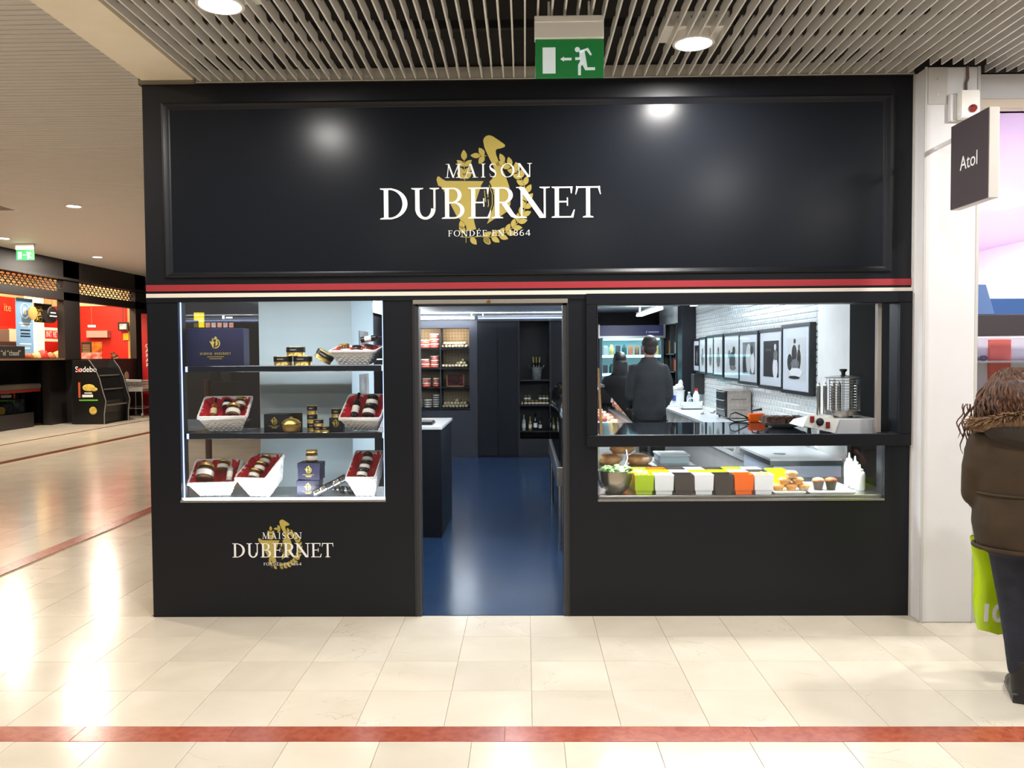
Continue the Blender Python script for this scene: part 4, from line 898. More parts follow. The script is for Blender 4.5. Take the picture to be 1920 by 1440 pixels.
# tall dark cabinets
tc_ = thing('tall_cabinet', 'plain dark navy floor-to-ceiling cabinet beside the lit niche', 'cabinet', (-0.44, YB, 0))
MB().box(-0.33, 0.32, 0.02, 0.40, 0, 2.2).build('carcass', NAVYIN, tc_)
for k in range(2): MB().box(-0.33+0.325*k+0.002, -0.005+0.325*k-0.002, 0.0, 0.02, 0.03, 2.2).build('door', NAVYIN, tc_, bevel=0.002)
struct(MB().box(-0.77, 1.14, YB-0.02, YB+0.42, 2.2, 2.33).build('trim_8', mat('cornice_black', (14, 15, 18), 0.5)))
rc = thing('recess_shelves', 'dark recessed shelf unit with ice bucket and bottles', 'shelf unit', (0.155, YB, 0))
MB().box(-0.275, -0.245, 0, 0.42, 0, 2.2).box(0.235, 0.265, 0, 0.42, 0, 2.2).box(-0.245, 0.235, 0.39, 0.42, 0, 2.2).box(-0.245, 0.235, 0, 0.42, 0, 0.3).build('carcass', mat('recess_black', (14, 15, 20), 0.5), rc)
RZs = [atY(1000, y, YB+0.1).z for y in (712, 758.5, 807)]
for z in RZs: MB().box(-0.245, 0.235, 0.02, 0.4, z-0.02, z).build('shelf', mat('recess_shelf', (22, 22, 26), 0.35), rc)
pc = tag(MB().box(0.42, 1.12, YB+0.02, YB+0.40, 0, 2.2).build('cabinet_panel', NAVYIN), 'dark navy cabinet panel behind the deli case', 'cabinet')
p = atY(1006, 711, YB+0.15)
bk = thing('ice_bucket', 'silver champagne bucket on the recessed shelf', 'bucket', (p.x, YB+0.16, RZs[0]))
MB().lathe([(0.066, 0), (0.070, 0.004), (0.088, 0.2), (0.093, 0.205), (0.085, 0.205), (0.067, 0.01), (0.0001, 0.008)], 24).build('body', mat('bucket_silver', (186, 186, 180), 0.45, metal=0.5, noise=(20, (140, 142, 138))), bk, smooth=40)
for sx in (-1, 1): MB().tube([(sx*0.086, 0, 0.17), (sx*0.11, 0, 0.2), (sx*0.125, 0, 0.235)], 0.006, 6).build('handle', STEEL, bk)
for k, (dx, dy, an) in enumerate(((-0.029, -0.017, -4), (0.0, 0.034, 0), (0.029, -0.017, 4))):
    bottle(T(p.x+dx, YB+0.16+dy, RZs[0]+0.011) @ RY(math.radians(an)) @ Matrix.Diagonal((0.84, 0.84, 1.4, 1)), ['champagne bottle leaning to the cabinet side in the ice bucket', 'champagne bottle upright in the middle of the ice bucket', 'champagne bottle leaning to the deli side in the ice bucket'][k], 'champ', 0.86)
for k, px_ in enumerate((979, 986, 992, 1000, 1008, 1016, 1022, 1028)):
    for j in range(2 if k not in (0, 3, 4) else 1):
        jar(T(-0.057+0.0594*k, YB+0.09, RZs[1]+0.0750*j) @ Matrix.Diagonal((1, 1, 1.38, 1)), 'small jar in the row on the recessed shelf', ('amber' if k in (3, 4) else 'pate'), 0.67 if k else 0.5, 'jars on the recessed shelf')
for k, (px_, kd, s_) in enumerate(((982, 'pale', 0.85), (994, 'gold', 0.75), (1004, 'wine', 0.95), (1013, 'wine', 0.72))):
    q = atY(px_, 806, YB+0.12); bottle(T(q.x, YB+0.13, RZs[2]), ['tall pale bottle on the lowest recessed shelf', 'golden bottle on the lowest recessed shelf', 'tall dark labelled bottle on the lowest recessed shelf', 'short dark bottle on the lowest recessed shelf'][k], kd, s_)
# ------------------------------------------------------------------ island counter
ic = thing('island_counter', 'navy island counter with a bright white top just inside the door', 'counter', (-1.26, 2.25, 0))
MB().box(-0.6, 0.495, 0.01, 1.07, 0, 0.985).build('body', NAVYIN, ic, bevel=0.003)
MB().box(-0.61, 0.505, 0, 1.08, 0.985, 1.012).build('countertop', WHITEG, ic, bevel=0.003)
p = atZ(792, 796, 1.012)
tb = thing('menu_folder', 'dark leather folder lying on the white counter top', 'folder', (p.x, p.y, 1.012))
MB().box(-0.14, 0.1, -0.06, 0.2, 0, 0.018).use(1).box(-0.13, 0.09, -0.05, 0.19, 0.018, 0.03).build('folder', [BLACK, mat('taupe_leather', (84, 76, 70), 0.5)], tb, bevel=0.004)
# ================================================================== DELI CASE
dc = thing('deli_case', 'refrigerated deli case with curved glass between the door and the hatch', 'display case', (0.26, 1.72, 0))
MB().box(0.12, 0.78, 0.12, 2.3, 0.02, 0.55).build('base', BLACK, dc)
MB().box(0.0, 0.8, 0.0, 2.36, 0.55, 0.71).build('deck', STEEL, dc, bevel=0.003)
MB().box(0.035, 0.05, 0.02, 2.34, 0.71, 1.12).build('front_apron', BLACK, dc)
MB().prism([(0.05, 0.71), (0.66, 0.71), (0.66, 0.96), (0.44, 0.96), (0.44, 1.05), (0.25, 1.05), (0.25, 1.12), (0.05, 1.12)], 'y', 0.03, 2.34).build('stepped_well', WHITEG, dc)
MB().box(0.66, 0.69, 0.03, 2.34, 0.71, 1.04).build('rear_panel', STEEL, dc)
MB().add([(0.38, 0.02, 1.388), (0.38, 2.33, 1.388), (0.67, 2.33, 1.04), (0.67, 0.02, 1.04)], [(0, 1, 2, 3)]).build('rear_glass', CLEAR, dc)
cg = MB(); prof = [(0.015, 0.71), (0.018, 0.95), (0.022, 1.12), (0.04, 1.24), (0.085, 1.325), (0.17, 1.375), (0.28, 1.392), (0.38, 1.388)]
vs_ = [(x, y, z) for x, z in prof for y in (0.01, 2.34)]
cg.add(vs_, [(2*i, 2*i+1, 2*i+3, 2*i+2) for i in range(len(prof)-1)]); cg.build('curved_glass', SMOKE, dc, smooth=60)
MB().prism([(x, z) for x, z in prof]+[(0.67, 1.04), (0.68, 1.03), (0.68, 0.71)], 'y', 0.005, 0.012).build('end_glass', CLEAR, dc)
MB().box(0.34, 0.40, 0.0, 2.34, 1.38, 1.40).build('top_rail', STEEL, dc)
for sx in (0.03, 0.75):
    for y in (0.05, 2.28): MB().cyl((sx, y, 0), (sx, y, 0.6), 0.022).build('leg', STEEL, dc)
MB().box(0.30, 0.36, 0.1, 2.2, 1.355, 1.375).build('lamp_bar', LEDB, dc)
area('deli_light', (0.26+0.35, 2.9, 1.32), 0.06, 2.0, 7, (1.0, 0.97, 0.9))
FOOD = [(196, 120, 80), (150, 60, 46), (206, 176, 110), (120, 130, 60), (222, 200, 170), (170, 90, 60), (214, 150, 60), (120, 40, 34)]
k = 0
for j in range(6):
    for i in range(3):
        x, y, z = 0.26+0.15+0.2*i, 1.72+0.2+0.36*j, (1.121, 1.051, 0.961)[i]
        col = FOOD[(k*5+j) % 8]; k += 1
        t = thing('food_tray', 'white tray heaped with deli food on the %s step of the glass case' % ('upper', 'middle', 'lower')[i], 'tray', (x, y, z), group='food trays on the %s deli step' % ('upper', 'middle', 'lower')[i])
        MB().frustum(-0.085, 0.085, -0.15, 0.15, 0, 0.035, 0.01, 0.01).build('tray', WHITEG, t, bevel=0.003)
        h = MB()
        for q in range(9): h.ell((random.uniform(-0.06, 0.06), random.uniform(-0.12, 0.12), 0.04+random.uniform(0, 0.03)), (0.032, 0.04, 0.024), 8, 6)
        h.build('food', mat('deli_food_%d' % (k % 8), col, 0.5, bump=(60, 0.3)), t, smooth=50)
        if i != 1: MB().box(-0.03, 0.03, 0.1, 0.103, 0.05, 0.10).build('price_tag', WHITEL, t)
# plank leaning at the hatch
a, b = atY(1122, 690, 0.21), atY(1128, 811, 0.21)
tag(MB().prism([(a.x-0.005, a.z), (a.x+0.005, a.z), (b.x+0.008, 1.126), (b.x-0.008, 1.126)], 'y', 0.2, 0.23).build('wooden_plank', WOOD), 'thin pale wooden plank standing at the edge of the serving hatch', 'plank')
# ================================================================== SERVING COUNTER
sc2 = thing('serving_counter', 'glossy black glass serving counter behind the hatch', 'counter', (1.4, 0.1, 0))
MB().box(-0.94, 0.94, -0.07, 1.12, 1.10, 1.124).build('glass_top', mat('black_glass', (16, 19, 28), 0.05, spec=0.4), sc2, bevel=0.002)
MB().box(-0.94, 0.94, -0.06, 0.7, 0.735, 0.757).build('steel_shelf', STEEL, sc2, bevel=0.002)
for sx in (-0.93, 0.91):
    for sy in (0.32 if sx < 0 else 0.0, 0.68): MB().box(sx, sx+0.03, sy, sy+0.03, 0.0, 1.10).build('leg', STEEL, sc2)
area('counter_fill', (1.35, 0.2, 1.09), 1.7, 0.05, 22, COOL)  # area light without a fixture, brightens the goods in the lower window
PLAST = {'lime': mat('box_lime', (176, 208, 24), 0.3), 'white': mat('box_white', (236, 240, 244), 0.3), 'dark': mat('box_taupe', (66, 60, 56), 0.35), 'orange': mat('box_orange', (250, 112, 20), 0.3)}
CORN = mat('corn_yellow', (232, 206, 96), 0.5, bump=(80, 0.5))
_bx = {}
def food_box(x, y, colr, label, fill=None):
    if colr not in _bx:
        m = MB(); w0, w1, h = 0.050, 0.061, 0.125
        m.frustum(-w0, w0, -w0, w0, 0, h, w1-w0, w1-w0); me = m.mesh('body', PLAST[colr])
        bm = bmesh.new(); bm.from_mesh(me)
        top = max(bm.faces, key=lambda f: f.calc_center_median().z)
        r = bmesh.ops.inset_region(bm, faces=[top], thickness=0.005)
        bmesh.ops.translate(bm, verts=top.verts, vec=(0, 0, -0.10)); bm.to_mesh(me); bm.free(); _bx[colr] = me
    t = thing('food_box', label, 'container', (x, y, 0.757))
    o = bpy.data.objects.new('body', _bx[colr]); COL.objects.link(o); o.parent = t
    if fill:
        h = MB()
        for q in range(18): h.ell((random.uniform(-0.042, 0.042), random.uniform(-0.042, 0.042), 0.112+random.uniform(0, 0.014)), (0.013, 0.013, 0.012), 6, 5)
        h.box(-0.05, 0.05, -0.05, 0.05, 0.1, 0.112); h.build('filling', fill, t)
    return t
PITCH_X = 0.1265
X0 = atY(1206, 905, 0.13).x
C1 = ['lime', 'white', 'dark', 'white', 'dark', 'orange', 'white']
C2 = ['lime', 'lime', 'white', 'lime', 'lime', 'white', 'dark']
C3 = ['orange', 'lime', 'orange', 'dark', 'white', 'dark', 'lime', 'white']
on = ['beside the salad bowl', 'second from the salad bowl', 'third from the salad bowl', 'fourth from the salad bowl', 'fifth from the salad bowl', 'sixth from the salad bowl', 'at the pastry end', 'beyond the pastry end']
for r_, (cs, y_, nme) in enumerate(((C1, 0.135, 'front'), (C2, 0.262, 'middle'), (C3, 0.389, 'back'))):
    for k, c_ in enumerate(cs):
        food_box(X0+PITCH_X*k+(0.0 if r_ < 2 else -0.13), y_, c_, '%s square food container in the %s row, %s' % (c_ if c_ != 'dark' else 'taupe', nme, on[k]), CORN if (r_ == 0 and k in (0, 6)) or (r_ == 1 and k == 0) else None)
food_box(X0+PITCH_X*7+0.02, 0.32, 'lime', 'lime green square container standing alone behind the buns')
# salad bowl
p = atY(1154, 922, 0.16)
bw = thing('salad_bowl', 'round steel bowl of green salad in the lower window', 'bowl', (p.x-0.005, 0.17, 0.757))
MB().lathe([(0.05, 0.0), (0.06, 0.002), (0.09, 0.03), (0.112, 0.09), (0.116, 0.145), (0.12, 0.148), (0.112, 0.146), (0.085, 0.04), (0.0001, 0.02)], 28).build('bowl', mat('bowl_steel', (176, 168, 154), 0.25, metal=1.0), bw, smooth=45)
h = MB()
for q in range(46):
    a = random.uniform(0, 2*PI); r = 0.095*math.sqrt(random.random()); M_ = T(r*math.cos(a), r*math.sin(a), 0.135+random.uniform(0, 0.03)) @ Euler((random.uniform(-.8, .8), random.uniform(-.8, .8), random.uniform(0, 6))).to_matrix().to_4x4()
    h.ell((0, 0, 0), (0.024, 0.016, 0.006), 8, 5, M_)
h.ell((0, 0, 0.12), (0.1, 0.1, 0.02), 12, 6); h.build('salad', mat('salad_green', (128, 170, 96), 0.5, noise=(30, (168, 196, 140))), bw, smooth=60)
tag(MB().tube([(p.x+0.06, 0.2, 0.9), (p.x+0.09, 0.25, 0.97), (p.x+0.085, 0.28, 1.02)], [0.008, 0.006, 0.007], 6).build('serving_spoon', STEEL, smooth=60), 'steel spoon handle sticking up beside the salad bowl', 'spoon')
# trays, buns and muffins
def tray(px0, px1, y, d, label, z=0.757):
    a, b = atY(px0, 915, y).x, atY(px1, 915, y).x
    t = thing('serving_tray', label, 'tray', ((a+b)/2, y, z)); w_ = (b-a)/2
    MB().frustum(-w_+0.015, w_-0.015, 0, d, 0, 0.016, 0.015, 0.012).build('tray', WHITEG, t, bevel=0.003)
    return t
tray(1450, 1512, 0.07, 0.16, 'white tray under the pile of golden buns'); tray(1516, 1607, 0.07, 0.17, 'white tray under the two muffins'); tray(1500, 1590, 0.28, 0.2, 'empty white tray behind the muffins')
BUN = mat('bun_golden', (206, 130, 56), 0.45, noise=(14, (232, 186, 110))); PAPER = mat('paper_cup', (206, 186, 152), 0.6); KRAFT = mat('dark_cup', (78, 66, 56), 0.6)
def bun(px, lay, y, label, s=0.8, cup=True, rot=0.0):
    q = atY(px, 910, y)
    t = thing('bun', label, 'bun', M=T(q.x, y, 0.7735+0.0395*lay) @ RY(rot) @ Matrix.Diagonal((1, 1, 0.76, 1)))
    MB().lathe([(0.03*s, 0), (0.042*s, 0.03*s), (0.05*s, 0.036*s), (0.05*s, 0.05*s), (0.036*s, 0.066*s), (0.0001, 0.072*s)], 16).build('crust', BUN, t, smooth=60)
    if cup: MB().lathe([(0.032*s, -0.001), (0.044*s, 0.032*s), (0.043*s, 0.034*s)], 18).build('paper_cup', PAPER, t, smooth=30)
bun(1459, 0, 0.13, 'golden bun at the bottom of the pile beside the white container', 0.82, False); bun(1483, 0, 0.13, 'golden bun at the bottom of the pile in the middle', 0.82, False)
bun(1507, 0, 0.13, 'golden bun in a pale paper cup at the bottom of the pile', 0.82); bun(1471, 1, 0.135, 'golden bun in the second layer beside the white container', 0.82, False)
bun(1495, 1, 0.135, 'golden bun in the second layer at the muffin side', 0.82, False); bun(1483, 2, 0.14, 'golden bun in a paper cup on top of the pile', 0.86)
for k, (px_, l) in enumerate(((1534, 'muffin in a grey brown paper cup nearer the buns'), (1558, 'muffin in a dark paper cup nearer the squeeze bottles'))):
    q = atY(px_, 917, 0.14); t = thing('muffin', l, 'muffin', (q.x, 0.14, 0.774))
    cp = MB(); n = 20
    for i, (r, z) in enumerate(()): pass
    cp.lathe([(0.026, 0), (0.036, 0.05), (0.04, 0.058)], 20); cp.build('paper_cup', mat('cup_%d' % k, [(96, 84, 72), (56, 48, 42)][k], 0.6), t, smooth=20)
    MB().lathe([(0.034, 0.048), (0.04, 0.058), (0.034, 0.07), (0.018, 0.078), (0.0001, 0.08)], 16).build('crumb', mat('muffin_%d' % k, [(206, 150, 104), (176, 92, 44)][k], 0.6, bump=(60, 0.4)), t, smooth=60)
SQZ = mat('squeeze_white', (230, 236, 230), 0.4)
for k, (px_, y_, h_, l) in enumerate(((1603, 0.30, 0.19, 'tall white squeeze bottle behind the tray'), (1612, 0.22, 0.15, 'shorter white squeeze bottle nearest the glass'), (1592, 0.40, 0.2, 'white squeeze bottle furthest from the glass'))):
    q = atY(px_, 900, y_); t = thing('squeeze_bottle', l, 'bottle', (q.x, y_, 0.757))
    MB().lathe([(0.03, 0), (0.033, 0.004), (0.033, h_*0.7), (0.028, h_*0.8), (0.02, h_*0.84)], 16).build('body', SQZ, t, smooth=40)
    MB().lathe([(0.022, h_*0.84), (0.022, h_*0.9), (0.008, h_*0.95), (0.004, h_*1.12), (0.0001, h_*1.12)], 12).build('nozzle', SQZ, t, smooth=40)
# goods on the black glass counter
ZC = 1.124
p = atZ(1468, 801, ZC)
pt = thing('cake_plate', 'pale plate holding a double row of brownies on the black counter', 'plate', (p.x, p.y, ZC))
MB().lathe([(0.07, 0), (0.085, 0.004), (0.155, 0.034), (0.168, 0.04), (0.155, 0.039), (0.1, 0.02), (0.0001, 0.018)], 32).build('plate', mat('plate_pale', (216, 222, 218), 0.2), pt, smooth=50)
BRW = mat('brownie', (60, 34, 22), 0.7, noise=(30, (88, 54, 36)), bump=(70, 0.6))
for k in range(8):
    i, j = k % 4, k//4
    t = tag(MB().box(-0.032, 0.032, -0.035, 0.035, 0, 0.055).build('brownie', BRW, bevel=0.006, loc=(p.x-0.108+0.072*i, p.y-0.045+0.09*j, ZC+0.026)), 'dark chocolate brownie on the pale plate', 'brownie', 'brownies on the plate'); t.rotation_euler = (0, 0, random.uniform(-.15, .15))
p = atZ(1418, 791, ZC)
ob = thing('plug_box', 'bright orange electric plug box with black cable on the counter', 'plug box', (p.x, p.y, ZC))
MB().box(-0.062, 0.062, -0.03, 0.03, 0, 0.066).build('housing', mat('plug_orange', (255, 108, 16), 0.4), ob, bevel=0.008)
MB().tube([(-0.06, 0, 0.03), (-0.1, 0.01, 0.05), (-0.16, 0.0, 0.075), (-0.2, 0.0, 0.06), (-0.21, -0.02, 0.02), (-0.17, -0.02, 0.005), (-0.1, -0.02, 0.01), (-0.06, -0.02, 0.02)], 0.006, 6).build('cable_loop', BLACK, ob, smooth=60)
MB().tube([(-0.03, 0.02, 0.066), (-0.02, 0.03, 0.085), (0.02, 0.03, 0.092), (0.05, 0.03, 0.095)], [0.005, 0.006, 0.008, 0.012], 8).build('plug_lead', BLACK, ob, smooth=60)
MB().box(0.062, 0.09, -0.02, 0.02, 0.005, 0.045).build('plug', BLACK, ob, bevel=0.004)
# hot dog machine
p = atZ(1562, 801, ZC)
hd = thing('hot_dog_machine', 'steel hot dog steamer with glass cylinder and bun spikes on the counter', 'hot dog machine', (1.975, 0.13, ZC))
MB().box(0, 0.285, 0, 0.28, 0.0, 0.105).build('body', mat('hd_steel', (206, 209, 214), 0.35, metal=0.45), hd, bevel=0.004)
MB().prism([(0.0, 0.02), (0.0, 0.02), (0.0, 0.105), (-0.01, 0.125), (-0.17, 0.085), (-0.2, 0.055)], 'y', 0.0, 0.28).build('control_box', mat('hd_side', (206, 208, 206), 0.35, metal=0.4), hd)
pm = T(-0.105, -0.002, 0.07)
pan = MB().add([(-0.005, -0.004, 0.012), (-0.005, -0.004, 0.10), (-0.18, -0.004, 0.135), (-0.2, -0.004, 0.05)], [(0, 1, 2, 3)])
MB().prism([(0.0, 0.015), (0.03, 0.10), (-0.165, 0.14), (-0.2, 0.062)], 'y', -0.006, 0.0).build('control_panel', mat('hd_panel', (222, 224, 220), 0.4, metal=0.15), hd)
for x, z in ((-0.145, 0.105), (-0.045, 0.068)):
    MB().cbox(x, -0.010, z, 0.026, 0.012, 0.04, ).build('switch', mat('switch_red', (120, 34, 34), 0.3), hd, bevel=0.003)
MB().lathe([(0.026, 0), (0.026, 0.006), (0.018, 0.008), (0.016, 0.03), (0.0001, 0.032)], 8, M=T(-0.095, -0.006, 0.088) @ RX(PI/2)).build('knob', BLACK, hd, smooth=30)
for x in (-0.15, -0.02): MB().cyl((x, 0.03, 0), (x, 0.03, 0.05), 0.014, 0.01).build('foot', BLACK, hd)
for k, x in enumerate((-0.035, 0.008, 0.06, 0.10)): MB().lathe([(0.011, 0), (0.013, 0.02), (0.013, 0.2), (0.0115, 0.214), (0.0001, 0.236)], 12, c=(x, 0.19, 0.105)).build('spike', CHROME, hd, smooth=40)
MB().lathe([(0.105, 0.15), (0.105, 0.365)], 28, c=(0.115, 0.16, 0), cap=False).build('glass_cylinder', CLEAR, hd, smooth=60)
MB().lathe([(0.06, 0.105), (0.06, 0.12), (0.11, 0.122), (0.112, 0.15), (0.1, 0.152), (0.0001, 0.152)], 28, c=(0.115, 0.16, 0)).build('drip_ring', STEEL, hd, smooth=40)
MB().lathe([(0.116, 0.362), (0.116, 0.368), (0.05, 0.378), (0.0001, 0.38)], 28, c=(0.115, 0.16, 0)).build('lid', STEEL, hd, smooth=40)
MB().lathe([(0.03, 0.376), (0.012, 0.385), (0.014, 0.40), (0.026, 0.415), (0.02, 0.422), (0.0001, 0.422)], 16, c=(0.115, 0.16, 0)).build('lid_knob', BLACK, hd, smooth=40)
rk = MB()
for k in range(11): rk.tube([(0.115+0.088*math.cos(a*PI/10), 0.16+0.088*math.sin(a*PI/10), 0.165+0.018*k) for a in range(20)], 0.0018, 4, closed=True)
for a in range(10): rk.cyl((0.115+0.088*math.cos(a*PI/5), 0.16+0.088*math.sin(a*PI/5), 0.152), (0.115+0.088*math.cos(a*PI/5), 0.16+0.088*math.sin(a*PI/5), 0.355), 0.002, n=4)
rk.build('wire_basket', CHROME, hd)
# ================================================================== TILED WALL: PICTURES
FRB = mat('frame_black', (16, 16, 18), 0.35); MATB = mat('mount_board', (196, 201, 208), 0.6)
xs_ = [1305, 1317, 1330, 1344, 1363, 1393, 1430, 1475, 1530]
ys_ = [atX(x, 670, 2.36).y for x in xs_]
zt = [1.86, 1.87, 1.88, 1.885, 1.885, 1.88, 1.885, 1.905]; zb = [1.40, 1.39, 1.385, 1.375, 1.35, 1.33, 1.315, 1.30]
dk, gl, lt, md = mat('print_black', (26, 26, 28), 0.5), mat('print_light', (190, 192, 192), 0.5), mat('print_pale', (216, 214, 214), 0.5), mat('print_grey', (112, 114, 112), 0.5, noise=(14, (86, 88, 86)))
def picture(k, label):
    y1, y0 = ys_[k], ys_[k+1]; za, zb_ = zb[k], zt[k]; w_, h_ = y1-y0, zb_-za; th = 0.042+0.008*(k % 2)
    t = thing('picture_frame', label, 'picture', (2.36, y0, za))
    b = 0.03
    MB().box(-th, 0, 0, w_, 0, b).box(-th, 0, 0, w_, h_-b, h_).box(-th, 0, 0, b, b, h_-b).box(-th, 0, w_-b, w_, b, h_-b).build('frame', FRB, t)
    MB().box(-th+0.008, -th+0.012, b, w_-b, b, h_-b).build('mount', MATB, t)
    px0, px1, pz0, pz1 = w_*0.16, w_*0.80, h_*0.2, h_*0.80
    X_ = -th+0.007
    def rect(a, b_, c_, d_, m_, e, name='print'): MB().box(X_-0.0004*e-0.0004, X_, px0+(px1-px0)*a, px0+(px1-px0)*b_, pz0+(pz1-pz0)*c_, pz0+(pz1-pz0)*d_).build(name, m_, t)
    def blob(u, v, ru, rv, m_, e, name='figure'):
        # flat printed ellipse
        n = 18; pts = [(px0+(px1-px0)*(u+ru*math.cos(2*PI*i/n)), pz0+(pz1-pz0)*(v+rv*math.sin(2*PI*i/n))) for i in range(n)]
        MB().prism(pts, 'x', X_-0.0004*e-0.0004, X_).build(name, m_, t)
    # u runs away from the camera
    if k == 7:
        rect(0, 1, 0, 1, gl, 0); rect(0.0, 0.25, 0.0, 0.0, gl, 0) if False else None
        blob(0.85, 0.42, 0.14, 0.2, dk, 1); blob(0.6, 0.62, 0.14, 0.22, dk, 2); blob(0.58, 0.92, 0.06, 0.06, dk, 3); blob(0.35, 0.5, 0.1, 0.24, dk, 3); blob(0.34, 0.78, 0.05, 0.06, md, 4); blob(0.55, 0.38, 0.22, 0.12, md, 4)
        blob(0.5, 0.18, 0.34, 0.11, lt, 5); blob(0.6, 0.06, 0.3, 0.04, dk, 6)
    elif k == 6:
        rect(0, 1, 0, 1, dk, 0); blob(0.22, 0.25, 0.16, 0.3, lt, 1); blob(0.2, 0.6, 0.14, 0.14, md, 2); blob(0.22, 0.82, 0.07, 0.09, gl, 3); blob(0.12, 0.36, 0.06, 0.06, mat('print_pink', (216, 190, 214), 0.5), 4)
        for i in range(4): rect(0.5+0.1*i, 0.56+0.1*i, 0.72, 0.78, md, 1)
    elif k == 5:
        rect(0, 1, 0, 1, md, 0); blob(0.5, 0.5, 0.22, 0.46, gl, 1); blob(0.18, 0.35, 0.15, 0.32, lt, 2); blob(0.84, 0.3, 0.14, 0.3, dk, 2); blob(0.25, 0.75, 0.12, 0.14, dk, 3)
    elif k == 4:
        rect(0, 1, 0, 1, gl, 0); blob(0.45, 0.35, 0.3, 0.32, dk, 1); blob(0.3, 0.72, 0.14, 0.14, dk, 2); blob(0.75, 0.58, 0.12, 0.16, md, 3); blob(0.4, 0.12, 0.3, 0.09, md, 4)
    elif k == 0:
        rect(0, 1, 0, 1, dk, 0); blob(0.45, 0.4, 0.16, 0.36, md, 1)
    else:
        rect(0, 1, 0, 1, gl, 0); blob(0.5, 0.35, 0.3, 0.3, md, 1); blob(0.5, 0.72, 0.12, 0.12, dk, 2)
    MB().box(-th+0.001, -th+0.003, b, w_-b, b, h_-b).build('pane', glass_mat('picture_glass', (255, 255, 255), 1.45, 0.0, 0.3 if False else 0.22), t)
pl_ = ['framed photo furthest along the tiled wall, by the dark column', 'framed photo second from the dark column', 'framed photo third from the dark column', 'framed photo fourth from the dark column', 'framed photo of a dark seated figure on pale ground', 'framed photo of pale robes and standing figures', 'framed photo of a white gowned figure on black', 'framed photo of a family group, end of the row by the plain white wall']
for k in range(8): picture(k, pl_[k])
struct(MB().box(2.17, 2.36, 6.30, 6.62, 0, 2.33).build('wall_nib', NAVYIN))
# ------------------------------------------------------------------ white work table
ZT = 0.97
tbx = thing('work_table', 'long white work table with open pigeonholes along the tiled wall', 'table', (1.79, 1.85, 0))
MB().box(0, 0.565, 0, 4.1, ZT-0.03, ZT).build('top', WHITEG, tbx, bevel=0.003)
MB().box(0.06, 0.56, 0.0, 4.1, 0.0, ZT-0.24).build('base', WHITE, tbx)
MB().prism([(-0.03, ZT-0.19), (-0.03, ZT-0.15), (0.1, ZT-0.21), (0.1, ZT-0.25)], 'y', 0, 4.1).build('lip', WHITEG, tbx)
for k in range(12): MB().prism([(-0.02, ZT-0.16), (0.5, ZT-0.22), (0.5, ZT-0.03), (0.03, ZT-0.03)], 'y', 0.02+0.36*k, 0.034+0.36*k).build('divider', WHITE, tbx)
MB().box(0.5, 0.53, 0, 4.1, ZT-0.24, ZT-0.03).build('rear_board', mat('hole_taupe', (168, 156, 142), 0.6), tbx)
# lower service cupboard under the hatch view
hb = thing('hob_unit', 'white worktop unit with dark edge band below the serving counter', 'worktop', (1.84, 0.95, 0))
MB().box(0, 0.5, 0.02, 0.85, 0, 0.82).build('body', mat('unit_blue_white', (204, 214, 230), 0.4), hb)
MB().box(-0.03, 0.5, 0.0, 0.87, 0.855, 0.872).build('worktop', WHITEG, hb); MB().box(-0.03, 0.5, 0.0, 0.87, 0.82, 0.855).build('edge_band', mat('band_steel', (112, 122, 124), 0.3, metal=0.6), hb)
MB().lathe([(0.045, 0), (0.045, 0.004), (0.0001, 0.005)], 20, c=(0.13, 0.3, 0.872)).build('drain', mat('drain_green', (110, 132, 124), 0.4), hb, smooth=30)
# things on the table
p = atZ(1270, 755, ZT)
wb = thing('white_bucket', 'white plastic bucket with blue patch on the far end of the table', 'bucket', (1.97, 5.6, ZT))
MB().lathe([(0.085, 0), (0.09, 0.004), (0.098, 0.2), (0.104, 0.202), (0.104, 0.215), (0.09, 0.215), (0.08, 0.02)], 24).build('body', WHITEG, wb, smooth=40)
MB().box(-0.075, -0.03, -0.1, -0.085, 0.08, 0.15).build('patch', mat('blue_patch', (40, 60, 130), 0.5), wb)
MB().ell((0.03, 0, 0.25), (0.06, 0.05, 0.05)).ell((-0.02, 0, 0.23), (0.05, 0.05, 0.04)).ell((0.05, 0.0, 0.3), (0.03, 0.03, 0.05)).build('bag', mat('bag_white', (228, 226, 220), 0.5, bump=(30, 0.4)), wb, smooth=60)
bx_ = wb.location.x
t = thing('milk_bottle', 'white plastic bottle with red cap beside the bucket', 'bottle', (2.19, 5.45, ZT))
MB().lathe([(0.038, 0), (0.042, 0.005), (0.042, 0.15), (0.02, 0.2), (0.018, 0.215)], 16).build('body', WHITEG, t, smooth=40); MB().lathe([(0.021, 0.212), (0.021, 0.24), (0.0001, 0.242)], 14).build('cap', RED, t, smooth=40)
t = thing('water_bottle', 'clear plastic bottle standing beside the bucket', 'bottle', (2.09, 5.4, ZT))
MB().lathe([(0.03, 0), (0.033, 0.004), (0.033, 0.13), (0.014, 0.17), (0.013, 0.185)], 16).build('body', mat('pet_grey', (150, 164, 170), 0.15), t, smooth=40); MB().lathe([(0.015, 0.183), (0.015, 0.2), (0.0001, 0.201)], 12).build('cap', WHITEG, t, smooth=40)
p = atZ(1302, 757, ZT)
cy = thing('condiment_caddy', 'low white plastic caddy on the table before the speaker', 'caddy', (2.06, 5.05, ZT))
MB().box(-0.13, 0.12, -0.05, 0.05, 0, 0.012).box(-0.13, 0.12, -0.05, -0.044, 0, 0.09).box(-0.13, 0.12, 0.044, 0.05, 0, 0.09).box(-0.13, -0.124, -0.05, 0.05, 0, 0.05).box(0.114, 0.12, -0.05, 0.05, 0, 0.1).build('tray', WHITEG, cy)
